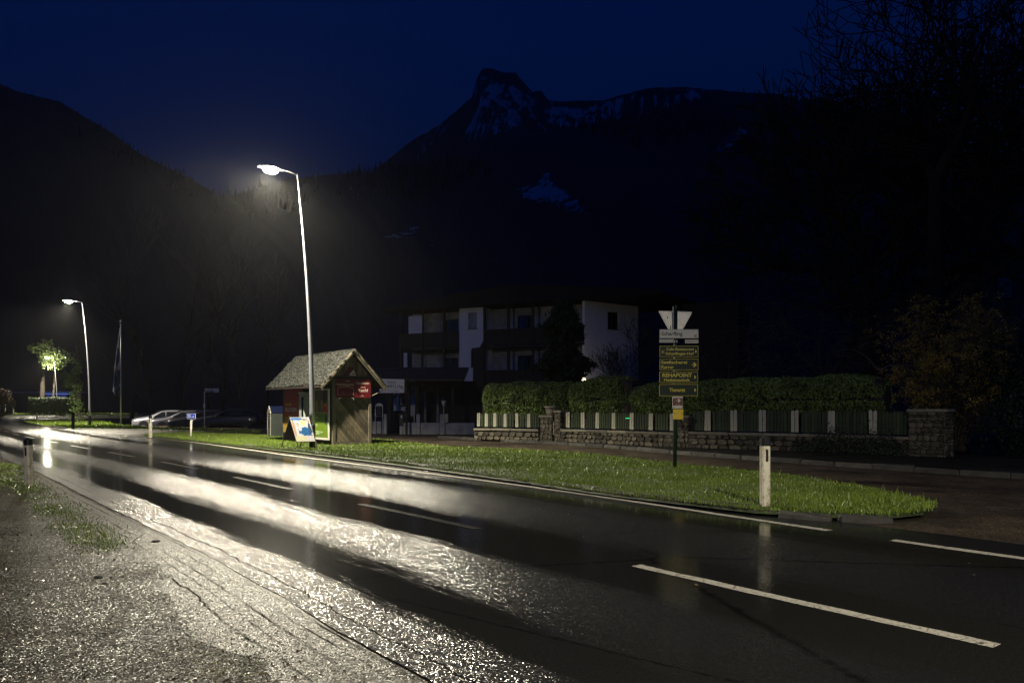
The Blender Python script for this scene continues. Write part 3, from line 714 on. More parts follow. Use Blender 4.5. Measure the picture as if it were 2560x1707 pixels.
def arrow_long(x, z, s, m, par, y):
    w = s * .28
    p = [(-s, -w * .6), (0, -w * .6), (-s * .45, -s), (s * .1, -s), (s, 0), (s * .1, s), (-s * .45, s), (0, w * .6), (-s, w * .6)]
    return MB().prism(p, (x, y, z), (1, 0, 0), (0, 0, 1), (0, -1, 0), .003).build('arrow', m, par)
def cross_mark(x, z, s, m, par, y):
    mb = MB()
    for a in (.85, -.85):
        c, d = math.cos(a), math.sin(a); w = s * .12
        mb.prism([(-s * c + w * d, -s * d - w * c), (s * c + w * d, s * d - w * c), (s * c - w * d, s * d + w * c), (-s * c - w * d, -s * d + w * c)], (x, y - (.0005 if a > 0 else .0035), z), (1, 0, 0), (0, 0, 1), (0, -1, 0), .003)
    return mb.build('cutlery_mark', m, par)

# ------------------------------------------------------------------ direction signpost
sp = thing('signpost', 'dark green signpost stacked with green and white direction boards', 'signpost', G(1687, 1169, .10), 0)
SD = sp.location.y
def sx_(x): return (x - 1687) / F * SD
def sz_(y): return H - (y - HY) / F * SD - .10
MB().tube([(0, 0, -.1), (.01, 0, 1.5), (.02, 0, sz_(772))], [.041, .041, .041], 12).build('pole', M['dark_green'], sp, True)
MB().tube([(-.035, -.005, sz_(850)), (-.035, -.005, sz_(766))], .012, 8).build('clamp_rod', M['alu'], sp)
MB().tube([(.035, .0, sz_(800)), (.035, .0, sz_(763))], .022, 8).build('pole_cap', M['dark_green'], sp)
yt = MB().prism([(sx_(1648) + .03, sz_(776)), (sx_(1648), sz_(777.5)), (sx_(1648) + .006, sz_(780)), (sx_(1686), sz_(849)), (sx_(1694), sz_(849)), (sx_(1731), sz_(782)), (sx_(1731), sz_(779)), (sx_(1728), sz_(778.6))][::1], (0, .055, 0), (1, 0, 0), (0, 0, 1), (0, 1, 0), .006)
t_ = yt.build('yield_sign', M['alu'], sp); t_['label'] = 'bare back of a triangular give way sign'
for v in t_.data.vertices: pass
MB().tube([(sx_(1649), .052, sz_(777)), (sx_(1690), .052, sz_(848.5)), (sx_(1730.5), .052, sz_(780)), (sx_(1649), .052, sz_(777))], .007, 6).build('rim', M['alu'], t_)
bx('clamp', (.0, .03, sz_(779)), (.13, .05, .02), M['alu'], t_)
bx('sticker', (sx_(1670), .053, sz_(793)), (.02, .004, .045), M['black_metal'], t_); bx('sticker', (sx_(1678), .053, sz_(818)), (.02, .004, .08), M['black_metal'], t_)
t_.children[-1].rotation_euler = (0, 0, 0)
def board(x0, x1, y0, y1, face, edge, lab, rim=.010, yo=-.05):
    X0, X1, Z0, Z1 = sx_(x0), sx_(x1), sz_(y1), sz_(y0); cx, cz = (X0 + X1) / 2, (Z0 + Z1) / 2
    w, h = X1 - X0, Z1 - Z0
    b = bx('sign_board', (cx, yo, cz), (w, .022, h), face, sp, bev=.004)
    b['label'] = lab
    if edge:
        m = MB(); t = rim
        for c, d in [((cx, yo - .0125, Z1 - t), (w - .008, .005, t)), ((cx, yo - .0125, Z0 + t), (w - .008, .005, t)), ((X0 + t, yo - .0125, cz), (t, .005, h - 2.99 * t)), ((X1 - t, yo - .0125, cz), (t, .005, h - 2.99 * t))]: m.box(c, d)
        m.build('border', edge, b)
    bx('clamp', (.0, yo + .03, cz), (.1, .035, .03), M['alu'], b)
    return b, yo - .0115
Y = M['yellow']; K = M['black_ink']
b, y = board(1648, 1745, 823.5, 846.5, M['white_face'], flat('grey rim', (.07, .08, .07)), 'white board reading Scharfling', .006)
text('Scharfling', .112, K, b, (sx_(1652), y, sz_(835) + .0), bold=.022, width=sx_(1704.5) - sx_(1652)); cross_mark(sx_(1737), sz_(840.5), .045, K, b, y)
for (x0, x1, ya, yb, s) in [(1648, 1681, 848.5, 857, 'A B C D E F'), (1711, 1744.5, 849.5, 858.5, '20 22 29 32')]:
    b, y = board(x0, x1, ya, yb, M['white_face'], None, 'small white plate of house numbers'); text('1,8,10,12,17,19' if x0 < 1700 else '20,22,24,30,33A', .05, K, b, ((sx_(x0) + sx_(x1)) / 2, y, (sz_(ya) + sz_(yb)) / 2), align='CENTER', bold=.015, width=(sx_(x1) - sx_(x0)) * .9)
b, y = board(1647.5, 1744.5, 864.5, 893.5, M['sign_green'], Y, 'green board reading Cafe-Restaurant Scharflinger-Hof', .007)
text('Cafe-Restaurant', .082, Y, b, (sx_(1664), y, sz_(873.5)), bold=.022, width=sx_(1733) - sx_(1664)); text('Scharflinger-Hof', .082, Y, b, (sx_(1663), y, sz_(884.5)), bold=.022, width=sx_(1733) - sx_(1663)); cross_mark(sx_(1656), sz_(880), .045, Y, b, y); arrow_tri(sx_(1736.5), sz_(879), .042, Y, b, y)
b, y = board(1647.5, 1744.5, 896.5, 925.5, M['sign_green'], Y, 'green board reading Seefischerei Karrer', .007)
text('Seefischerei', .098, Y, b, (sx_(1651.5), y, sz_(906)), bold=.022, width=sx_(1716) - sx_(1651.5)); text('Karrer', .098, Y, b, (sx_(1651.5), y, sz_(918)), bold=.022, width=sx_(1683) - sx_(1651.5)); arrow_long(sx_(1734), sz_(912), .052, Y, b, y)
b, y = board(1647, 1743.5, 928.6, 957, M['sign_green'], Y, 'green board reading REHAPOINT Medizintechnik', .007)
text('REHAPOINT', .118, Y, b, (sx_(1654), y, sz_(938.5)), bold=.022, width=sx_(1727.5) - sx_(1654)); text('Medizintechnik', .078, Y, b, (sx_(1658), y, sz_(950)), bold=.022, width=sx_(1723) - sx_(1658)); arrow_tri(sx_(1734.5), sz_(943), .042, Y, b, y)
b, y = board(1646.7, 1743, 960, 990, M['sign_green'], Y, 'green board reading Tierarzt', .007)
text('Tierarzt', .108, Y, b, (sx_(1672), y, sz_(975)), bold=.022, width=sx_(1711.5) - sx_(1672)); arrow_tri(sx_(1734.5), sz_(975), .042, Y, b, y)
b, y = board(1680, 1705.5, 991, 1021, M['white_face'], None, 'small red plate with a white arrow', .006)
bx('red_field', ((sx_(1680) + sx_(1705.5)) / 2, y - .0015, sz_(1004)), (.212, .004, .17), M['red_face'], b)
arrow_long(sx_(1695), sz_(1001), .045, M['white_face'], b, y - .003); text('R', .05, M['red_print'], b, (sx_(1682), y - .004, sz_(996))); text('- Rundweg -', .026, M['cream_ink'], b, (sx_(1693), y - .004, sz_(1011)), align='CENTER')
for q, m_ in ((1683, K), (1697, M['yellow_plate']), (1702.5, M['red_print'])): bx('print', (sx_(q), y - .001, sz_(1018)), (.02, .004, .016), m_, b)
b, y = board(1682, 1707, 1022.5, 1048, M['yellow_plate'], None, 'small plain yellow plate')
for q in (1685, 1704): MB().prism([(-.009, -.009), (.009, -.009), (.009, .009), (-.009, .009)], (sx_(q), y, sz_(1034)), (1, 0, 0), (0, 0, 1), (0, -1, 0), .003).build('bolt', K, b)

# ------------------------------------------------------------------ blue number sign
ns = thing('number_sign', 'small blue sign reading 25,6 on a pale post behind the kerb', 'road sign', G(476.5, 1094, .06), -.12)
nd = ns.location.y
MB().tube([(0, 0, -.1), (.03, 0, .78)], .045, 10).build('post', M['white_paint'], ns, True)
zc = H - (1040 - HY) / F * nd - .06
b = bx('sign_board', (.06, -.052, zc), (.415, .012, .235), M['white_face'], ns, bev=.003)
bx('blue_field', (.06, -.0605, zc), (.385, .005, .205), M['blue_face'], b)
text('25', .17, M['white_face'], b, (-.12, -.064, zc + .004), bold=.018); text(',', .17, M['white_face'], b, (.085, -.064, zc + .004), bold=.02); text('6', .13, M['white_face'], b, (.135, -.064, zc - .015), bold=.018)

# ------------------------------------------------------------------ kiosk
ks = thing('wooden_kiosk', 'small wooden kiosk with mossy shingle roof and red sign in its gable', 'kiosk', (-5.66, 28.37, .10), math.atan2(.6, .8))
hw, L = .74, 4.72; EZ, AZ = 2.07, 3.34            # wall half width, length; eave tip height, apex height above grass
RH = 1.225; slope = (AZ - EZ) / RH
wt = AZ - .10 - slope * hw                          # wall top at the corners
# frame posts and beams
for x in (-hw + .05, hw - .05):
    for y in (.05, 1.45, L - .05): MB().box((x, y, wt / 2 - .04), (.11, .11, wt - .02), 0, .008).build('corner_post', M['post_wood'], ks)
bx('sill_beam', (0, .05, .06), (hw * 2 - .14, .10, .10), M['post_wood'], ks)
bx('tie_beam', (0.02, .04, wt - .12), (hw * 2 + .32, .10, .11), M['dark_wood'], ks)
MB().box((hw + .2, .04, wt - .08), (.12, .04, .10)).build('bracket', M['barge'], ks)
# diagonal planks of the gable wall, clipped to the rectangle
def clip(poly, f):
    out = []
    for i in range(len(poly)):
        a, b_ = poly[i], poly[(i + 1) % len(poly)]; fa, fb = f(a), f(b_)
        if fa >= 0: out.append(a)
        if fa * fb < 0: t = fa / (fa - fb); out.append((a[0] + (b_[0] - a[0]) * t, a[1] + (b_[1] - a[1]) * t))
    return out
def planks(x0, x1, z0, z1, par, ang, w, y, m, extra=None, name='plank', org=None, ax=(1, 0, 0), nrm=(0, -1, 0)):
    c, s_ = math.cos(ang), math.sin(ang); k = 0
    g = np.random.default_rng(5)
    for i in range(-30, 31):
        t0 = i * w; t1 = t0 + w * .95
        poly = [(c * -5 - s_ * t0, s_ * -5 + c * t0), (c * 5 - s_ * t0, s_ * 5 + c * t0), (c * 5 - s_ * t1, s_ * 5 + c * t1), (c * -5 - s_ * t1, s_ * -5 + c * t1)]
        poly = [(p[0] + (x0 + x1) / 2, p[1] + (z0 + z1) / 2) for p in poly]
        for f in (lambda p: p[0] - x0, lambda p: x1 - p[0], lambda p: p[1] - z0, lambda p: z1 - p[1]) + (extra or ()):
            if poly: poly = clip(poly, f)
        if len(poly) < 3: continue
        A = abs(sum(poly[q][0] * poly[(q + 1) % len(poly)][1] - poly[(q + 1) % len(poly)][0] * poly[q][1] for q in range(len(poly)))) / 2
        if A < .002: continue
        MB().prism(poly, (0, y + g.uniform(0, .006), 0), (1, 0, 0), (0, 0, 1), (0, -1, 0), .02).build(name, m, par); k += 1
bx('wall_backing', (0, .07, wt / 2), (hw * 2 - .12, .03, wt - .1), M['dark_wood'], ks)
planks(-hw + .11, hw - .11, .12, wt - .2, ks, -.86, .125, .045, M['plank'])
gy = .30
MB().prism([(-hw - .02, wt - .06), (hw + .02, wt - .06), (0, AZ - .12)], (0, .10, 0), (1, 0, 0), (0, 0, 1), (0, 1, 0), .03).build('gable_backing', M['dark_wood'], ks)
planks(-hw, hw, wt - .05, AZ - .1, ks, 1.5708, .12, .09, M['plank'], (lambda p: AZ - .14 - slope * abs(p[0]) - p[1],), 'gable_board')
# far walls
bx('back_wall', (0, L - .02, wt / 2), (hw * 2 - .14, .04, wt), M['dark_wood'], ks)
bx('right_wall', (hw - .04, L / 2, wt / 2), (.04, L - .14, wt - .05), M['plank'], ks)
bx('side_panel', (-hw + .06, L / 2, wt / 2), (.04, L - .14, wt - .05), M['dark_wood'], ks)
# roof: boards, shingles, barge boards
oh0, oh1 = -.18, L + .50
for sgn in (-1, 1):
    MB().prism([(0, AZ - .03), (sgn * RH, EZ - .03), (sgn * RH, EZ - .07), (0, AZ - .08)], (0, oh0 + .03, 0), (1, 0, 0), (0, 0, 1), (0, 1, 0), oh1 - oh0 - .03).build('roof_boards', M['dark_wood'], ks)
g = np.random.default_rng(12); SL = math.hypot(RH, AZ - EZ); ux, uz = RH / SL, (AZ - EZ) / SL
for sgn in (-1, 1):
    mb = MB(); rows = 21
    for r in range(rows):
        d0 = SL * (1 - r / rows) + .02; y_ = oh0 + .02 - g.uniform(0, .08)
        while y_ < oh1:
            w = g.uniform(.06, .14); dd = d0 + g.normal(0, .012); th = g.uniform(.015, .045); lift = g.uniform(.0, .05)
            if g.random() < .04: y_ += w; continue
            a = dd; b_ = max(0, dd - .13)
            pts = [(sgn * ux * a, AZ - uz * a + .012 + lift), (sgn * ux * a, AZ - uz * a + .012 + lift + th), (sgn * ux * b_, AZ - uz * b_ + .004 + th), (sgn * ux * b_, AZ - uz * b_ + .004)]
            e = min(w - .008, oh1 - y_)
            vs = [(p[0], y_ + g.normal(0, .002), p[1]) for p in pts] + [(p[0], y_ + e, p[1] + g.normal(0, .004)) for p in pts]
            fs = [(0, 1, 5, 4), (1, 2, 6, 5), (0, 3, 2, 1), (4, 5, 6, 7), (2, 3, 7, 6)]
            if sgn > 0: fs = [tuple(reversed(f)) for f in fs]
            mb.add(vs, fs); y_ += w
    o = mb.build('shingles', M['shingle'], ks); o['kind'] = 'stuff'
bx('ridge_cap', (0, (oh0 + oh1) / 2, AZ + .03), (.10, oh1 - oh0, .035), M['shingle'], ks, bev=.01)
for sgn in (-1, 1):
    for (dy, t0, t1, yy) in ((0, -.02, .055, oh0), (1, .06, .145, oh0 + .028)):
        p = [(0, AZ + .03 - t0), (sgn * (RH + .03), EZ + .0 - t0), (sgn * (RH + .03) - sgn * .04, EZ - .02 - t1), (0, AZ + .03 - t1 - .02)]
        MB().prism(p, (0, yy - .03, 0), (1, 0, 0), (0, 0, 1), (0, 1, 0), .026).build('barge_board', M['barge'], ks)
    MB().box((sgn * RH, (oh0 + oh1) / 2 + .03, EZ - .03), (.03, oh1 - oh0 - .05, .07)).build('eave_board', M['dark_wood'], ks)
# red signs
b = thing('shop_sign', 'dark red rounded sign with cream lettering on the kiosk gable', 'sign', (0, 0, 0))
def gl(w, z): return (w, z)
rz0, rz1 = wt - .83 + .02, wt - .17
def rrect(x0, x1, z0, z1, r, n=4):
    out = []
    for cx_, cz_, a0 in ((x1 - r, z0 + r, -90), (x1 - r, z1 - r, 0), (x0 + r, z1 - r, 90), (x0 + r, z0 + r, 180)):
        for i in range(n + 1): a = math.radians(a0 + 90 * i / n); out.append((cx_ + r * math.cos(a), cz_ + r * math.sin(a)))
    return out
b.location = ks.location; b.rotation_euler = ks.rotation_euler
panel = MB().prism(rrect(-.66, .70, rz0, rz1, .06), (0, -.02, 0), (1, 0, 0), (0, 0, 1), (0, -1, 0), .02).build('panel', M['red_face'], b)
CI = M['cream_ink']; yy = -.0405
text('Ganslessen', .13, CI, panel, (.13, yy, rz1 - .12), bold=.01, width=.50); text('unserer', .06, CI, panel, (.40, yy, rz1 - .265), align='CENTER', bold=.02); text('Kuchl', .15, CI, panel, (.19, yy, rz1 - .38), bold=.015, width=.38)
text('- 1 -', .08, CI, panel, (.36, yy, rz0 + .06), align='CENTER', bold=.03)
text('Scharflingerhof', .12, CI, panel, (-.62, yy, rz1 - .18), bold=.0, width=.66); text('Gasthof', .05, CI, panel, (-.20, yy, rz1 - .055), align='CENTER', bold=.01)
arc_ = [(-.59 + .62 * t, yy, rz1 - .30 + .05 * math.sin(math.pi * t)) for t in np.linspace(0, 1, 12)]
MB().tube(arc_, .006, 5).build('drawn_frame', CI, panel)
MB().tube([(-.58, yy, rz0 + .06), (-.58, yy, rz1 - .32)], .005, 5).build('drawn_frame', CI, panel); MB().tube([(.03, yy, rz0 + .06), (.03, yy, rz1 - .30)], .005, 5).build('drawn_frame', CI, panel)
mb = MB(); pts = [(-.57 + .59 * t, yy, rz0 + .10 + .05 * abs(math.sin(t * 19)) + .03 * math.sin(t * 41)) for t in np.linspace(0, 1, 46)]
mb.tube(pts, .0045, 4); mb.tube([(-.57, yy, rz0 + .09), (.02, yy, rz0 + .09)], .004, 4)
for hx in (-.45, -.38, -.09, -.02): mb.tube([(hx, yy, rz0 + .05), (hx + .02, yy, rz0 + .2), (hx + .05, yy, rz0 + .13)], .004, 4)
mb.build('drawn_figures', flat('pink print', (.32, .09, .10)), panel)
for x in (-.5, -.03): MB().prism([(-.06, 0), (.07, 0), (.07 if x > -.1 else -.04, -.07), (.05 if x > -.1 else -.06, -.085), (.03 if x > -.1 else -.03, -.03)][::-1], (x, -.045, rz0), (1, 0, 0), (0, 0, 1), (0, -1, 0), .004).build('bracket', M['white_face'], panel)
tz = wt - .0
tr = thing('gable_sign', 'red trapezoid sign with a white triangle, in the kiosk gable point', 'sign', ks.location, ks.rotation_euler[2])
MB().prism([(-.30, tz - .03), (.17, tz - .03), (.04, tz + .28), (-.12, tz + .28)], (0, .055, 0), (1, 0, 0), (0, 0, 1), (0, -1, 0), .02).build('panel', M['red_face'], tr)
MB().prism([(-.12, tz - .025), (.165, tz - .025), (.06, tz + .19)], (0, .034, 0), (1, 0, 0), (0, 0, 1), (0, -1, 0), .004).build('triangle', M['white_face'], tr)
bx('print', (.055, .028, tz + .035), (.09, .004, .05), M['red_print'], tr)
# small lamp on an arm at the right corner
kl = thing('wall_lantern', 'small lantern on a thin arm under the right eave of the kiosk', 'lantern', ks.location, ks.rotation_euler[2])
MB().tube([(hw - .02, -.02, wt - .75), (hw + .5, -.02, wt - .52)], .012, 6).build('arm', M['barge'], kl); MB().lathe([(.02, 0), (.05, .03), (.055, .09), (.03, .13)], (hw + .53, -.02, wt - .54), 10).build('shade', M['alu'], kl, True)
# posters on the long side (local -x face)
def poster(name, label, s0, s1, z0, z1, xf=-hw - .075):
    t = thing(name, label, 'poster', ks.location, ks.rotation_euler[2]); w, h = s1 - s0, z1 - z0
    return t, (s0 + s1) / 2, (z0 + z1) / 2, w, h, xf
FR = (math.pi / 2, 0, -math.pi / 2)
t, sc, zc, w, h, xf = poster('framed_poster', 'white framed poster, green below and people above, beside the kiosk gable', .13, 1.40, .17, 1.98)
bx('frame', (xf, sc, zc), (.05, w, h), M['white_paint'], t, bev=.006)
up0 = zc - .02
bx('green_sheet', (xf - .027, sc, .27 + .43), (.006, w - .14, .86), simple('green print', (.13, .21, .02), .4, 0, .1, 3, 0), t)
bx('picture_sheet', (xf - .027, sc, 1.135 + .40), (.006, w - .14, .79), simple('dark photo print', (.10, .085, .045), .35, 0, .4, 3, 0), t)
bc = xf - .031
def body(mb, pts2): mb.prism(pts2, (bc, 0, 0), (0, -1, 0), (0, 0, 1), (-1, 0, 0), .002)
skin = flat('skin tone print', (.36, .2, .09)); redm = flat('red garment print', (.42, .03, .02)); dkp = flat('dark hair print', (.02, .016, .014))
mb = MB(); mb.prism([(-.55, 1.14), (-.15, 1.14), (-.2, 1.36), (-.32, 1.46), (-.46, 1.36)], (bc, 0, 0), (0, 1, 0), (0, 0, 1), (-1, 0, 0), .002)
for i in range(len(mb.v)): mb.v[i].y += .75
mb.build('printed_torso', redm, t)
def pr(poly, m, nm, dx=0): MB().prism(poly, (bc - dx, 0, 0), (0, 1, 0), (0, 0, 1), (-1, 0, 0), .002).build(nm, m, t)
pr([(.36, 1.36), (.5, 1.36), (.5, 1.62), (.36, 1.62)], skin, 'printed_neck', .001)
pr([(.27 + .16 + .16 * math.cos(a), 1.68 + .24 * math.sin(a)) for a in np.linspace(0, 2 * math.pi, 14, endpoint=False)], dkp, 'printed_head', .003)
pr([(.22, 1.3), (.30, 1.2), (.34, 1.5), (.24, 1.56)], skin, 'printed_arm'); pr([(.62, 1.45), (.7, 1.2), (.80, 1.56), (.66, 1.56)], skin, 'printed_arm')
pr([(1.05, 1.15), (1.15, 1.15), (1.28, 1.56), (1.08, 1.56)], skin, 'printed_arm')
pr([(.30, .72), (.36, .72), (.36, .78), (.42, .78), (.42, 1.06), (.36, 1.06), (.36, 1.06), (.30, 1.06)], flat('navy print', (.012, .01, .12)), 'cross_mark', .0); pr([(.27, .84), (.30, .84), (.30, .96), (.27, .96)], flat('navy print', (.012, .01, .12)), 'cross_mark')
for i, (zz, s) in enumerate([(.98, 'Ihre'), (.93, 'Praxis'), (.70, 'Info'), (.65, 'Tel'), (.45, 'Rehapoint Medizintechnik'), (.40, 'Scharfling am Mondsee'), (.36, 'Orthopaedie')]):
    text(s, .055 if i > 3 else .07, flat('pale green print', (.5, .6, .35)) if i == 0 else bpy.data.materials['pale green print'], t, (bc - .002, 1.20, zz), FR)
t, sc, zc, w, h, xf = poster('advert_poster', 'tall red and orange poster reading PELLETS REIN on the kiosk side', 2.50, 4.42, .35, 2.0)
n = NT('red to amber print'); o = n.tc.outputs['Object']; sp_ = n.t.nodes.new('ShaderNodeSeparateXYZ'); n.lk(n.mapping(o, (1, 1, .55)), sp_.inputs[0])
zz = n.math('ADD', sp_.outputs[2], n.math('MULTIPLY', n.math('SUBTRACT', n.noise(n.mapping(o, (1, 5, 1)), 2.0, 4, .6), .5), .12))
n.set(color=n.ramp(zz, [(.25, (.42, .30, .05)), (.42, (.45, .22, .02)), (.60, (.34, .03, .02)), (1.0, (.22, .015, .015))]), rough=.4)
bx('sheet', (xf + .01, sc, zc), (.02, w, h), n.m, t)
bx('frame', (xf + .008, 4.45, zc), (.05, .05, h + .04), M['post_wood'], t)
text('PELLETS REIN', .20, M['white_face'], t, (xf - .003, 4.28, 1.22), FR, bold=.02, width=1.15)
text('50 JAHRE', .13, M['yellow'], t, (xf - .003, 4.25, 1.42), FR, bold=.02, width=.62)
text('DRAUF', .26, flat('faint grey print', (.12, .05, .05)), t, (xf - .003, 3.2, 1.82), FR, bold=.02, width=.6)
t = thing('vending_box', 'grey wall box between the two posters of the kiosk', 'wall box', ks.location, ks.rotation_euler[2])
bx('casing', (-hw - .14, 2.22, 1.2), (.22, .46, 1.25), simple('pale grey enamel', (.36, .37, .34), .4, .1, .1, 4, 0), t, bev=.015); bx('hood', (-hw - .145, 2.22, 1.86), (.26, .5, .05), M['alu'], t); bx('window', (-hw - .253, 2.10, 1.35), (.01, .18, .7), M['glass'], t); bx('slot', (-hw - .253, 2.24, .8), (.01, .25, .12), M['black_metal'], t)

# ------------------------------------------------------------------ sheet steel container left of the kiosk
cp = G(661, 1097, .0)
ct = thing('steel_container', 'grey steel container with gabled end and dark blue lid beside the kiosk', 'container', (cp.x + .55, cp.y + .9, .0), 0)
cl, cw, chh = 1.75, .75, 1.15; ang = math.radians(-62)
ct.rotation_euler = (0, 0, ang)
# local: gable end faces -y' direction toward the lamp
bx('body', (0, cl / 2 - .6, chh / 2), (cw, cl, chh), M['grey_box'], ct, bev=.01)
y0 = -.6
for z in (.20, .31, .42, .93, 1.05): bx('vent_strip', (0, y0 - .006, z), (cw * .86, .012, .035), M['light_trim'], ct)
for x in (-cw / 2 + .03, cw / 2 - .03): bx('corner_rail', (x, y0 - .004, chh / 2), (.05, .014, chh), M['alu'], ct)
MB().prism([(-cw / 2 - .04, chh), (cw / 2 + .04, chh), (0, chh + .33)], (0, y0 - .02, 0), (1, 0, 0), (0, 0, 1), (0, 1, 0), .03).build('gable_plate', M['light_trim'], ct)
MB().prism([(-cw / 2 - .04, chh + .003), (cw / 2 + .04, chh + .003), (0, chh + .32)], (0, y0 + .012, 0), (1, 0, 0), (0, 0, 1), (0, 1, 0), cl).build('lid', M['blue_roof'], ct)
for z in (.1, .2, .3, .4): bx('rib', (-cw / 2 - .006, cl / 2 - .6, z), (.012, cl * .95, .02), M['grey_box'], ct); bx('rib', (cw / 2 + .006, cl / 2 - .6, z), (.012, cl * .95, .02), M['grey_box'], ct)

# ------------------------------------------------------------------ A-board
P0 = G(745, 1120.5, .10)
AD = P0.y
ab = thing('sandwich_board', 'A-shaped pavement board with colourful painted poster by the lamp pole', 'A-board', (P0.x, P0.y, .10), 0)
def ap(x, y, d=0.0): q = Wp(x, y, AD + d); return q - Vector((P0.x, P0.y, .10))
TL, TR, BR, BL = ap(723.5, 1042.5, .22), ap(772, 1041.7, .22), ap(789, 1103.7, -.06), ap(741.6, 1104.8, -.06)
nrm = (TR - TL).cross(BL - TL).normalized(); nrm = nrm if nrm.y < 0 else -nrm
def slab(name, q, m, par, th, off=0.0):
    q = [p + nrm * off for p in q]; vs = q + [p - nrm * th for p in q]
    return make(name, vs, [(0, 3, 2, 1), (4, 5, 6, 7), (0, 1, 5, 4), (1, 2, 6, 5), (2, 3, 7, 6), (3, 0, 4, 7)], m, par, False, [(0, 1), (1, 1), (1, 0), (0, 0)] * 2)
n = NT('painted poster'); uv = n.tc.outputs['UV']
def blob(scale, loc, lo, hi, vec=None): return n.ramp(n.noise(n.mapping(uv, scale, loc=loc), 1.0, 3, .55), [(lo, 0), (hi, 1)])
sv = n.t.nodes.new('ShaderNodeSeparateXYZ'); n.lk(uv, sv.inputs[0]); U, V_ = sv.outputs[0], sv.outputs[1]
def near(u0, v0, ru, rv, soft=.5):
    du = n.math('DIVIDE', n.math('SUBTRACT', U, u0), ru); dv = n.math('DIVIDE', n.math('SUBTRACT', V_, v0), rv)
    d = n.math('ADD', n.math('MULTIPLY', du, du), n.math('MULTIPLY', dv, dv))
    d = n.math('ADD', d, n.math('MULTIPLY', n.math('SUBTRACT', n.noise(n.mapping(uv, (9, 9, 1), loc=(u0 * 9, v0 * 7, 0)), 1.0, 4, .6), .5), 3.2))
    return n.ramp(d, [(.85, 1), (.95, 0)])
c = n.mix(blob((4, 5, 1), (2, 1, 0), .60, .64), (.70, .70, .80), (.60, .36, .18))
c = n.mix(near(.08, .55, .07, .40), c, (.62, .36, .17)); c = n.mix(near(.3, .93, .35, .06), c, (.07, .2, .5))
c = n.mix(near(.62, .40, .36, .20), c, (.0, .12, .34)); c = n.mix(near(.9, .5, .08, .3), c, (.01, .06, .14)); c = n.mix(near(.62, .76, .16, .12), c, (.66, .78, .34)); c = n.mix(near(.38, .55, .1, .14), c, (.70, .68, .72))
c = n.mix(near(.72, .9, .08, .03), c, (.02, .03, .03))
bot = n.ramp(V_, [(.235, 1), (.24, 0)]); c = n.mix(bot, c, n.mix(n.ramp(U, [(.55, 0), (.6, 1)]), (.66, .64, .40), (.64, .60, .62)))
bot2 = n.ramp(V_, [(.03, 1), (.035, 0)]); c = n.mix(bot2, c, (.5, .46, .4))
sc_ = n.t.nodes.new('ShaderNodeVectorMath'); sc_.operation = 'SCALE'; n.lk(c, sc_.inputs[0]); sc_.inputs[3].default_value = .5
n.set(color=sc_.outputs[0], rough=.4)
pn = slab('front_panel', [TL, TR, BR, BL], M['dark_wood'], ab, .025)
slab('poster', [TL.lerp(BR, .012), TR.lerp(BL, .012), BR.lerp(TL, .012), BL.lerp(TR, .012)], n.m, pn, .003, .004)
tv = Vector((0, 0, 0))
back_d = Vector((-.56, .42, 0))
BBL, BBR = BL + back_d + Vector((0, 0, .05)), BR + back_d + Vector((0, 0, .05))
vs = [TL - nrm * .03, TR - nrm * .03, BBR, BBL]; vs += [p + Vector((.01, -.02, 0)) for p in vs]
make('back_panel', vs, [(0, 3, 2, 1), (4, 5, 6, 7), (0, 1, 5, 4), (1, 2, 6, 5), (2, 3, 7, 6), (3, 0, 4, 7)], M['dark_wood'], ab)
vs = [TL - nrm * .03, BL.lerp(TL, .06) - nrm * .03, BBL.lerp(TL, .06)]; 
for a, b_ in ((TL, BL), (TR, BR)):
    d = (b_ - a); e = a + d * ((a.z + .02) / (a.z - b_.z)); MB().tube([a - d * .04 - nrm * .02, e - nrm * .02], .018, 6).build('leg', M['dark_wood'], ab)
for a, b_ in ((TL, BBL), (TR, BBR)):
    d = (b_ - a); e = a + d * ((a.z + .02) / (a.z - b_.z)); MB().tube([a - d * .04 - nrm * .05, e - nrm * .05], .018, 6).build('leg', M['dark_wood'], ab)
# ------------------------------------------------------------------ stone wall with picket fence
# base line of the wall on the pavement (z .09), from the photograph
WB = smooth_line([tuple(G(1185, 1096, .09).xy), tuple(G(1365, 1101, .09).xy), tuple(G(1690, 1117, .09).xy), tuple(G(2000, 1127, .09).xy), tuple(G(2285, 1139, .09).xy)], .25)
WL = np.concatenate([[0], np.cumsum(np.linalg.norm(np.diff(WB, axis=0), axis=1))])
def wp(s, off=0.0):
    i = np.clip(np.searchsorted(WL, s) - 1, 0, len(WB) - 2); a, b = WB[i], WB[i + 1]; d = (b - a) / np.linalg.norm(b - a)
    p = a + d * (s - WL[i]) + np.array([-d[1], d[0]]) * off; return p[0], p[1], math.atan2(d[1], d[0])     # off>0: behind the wall
def s_px(x):
    r = (x - CX) / F; v = WB[:, 0] / WB[:, 1]; return float(np.interp(r, v, WL))
g = np.random.default_rng(21)
stone_me = []
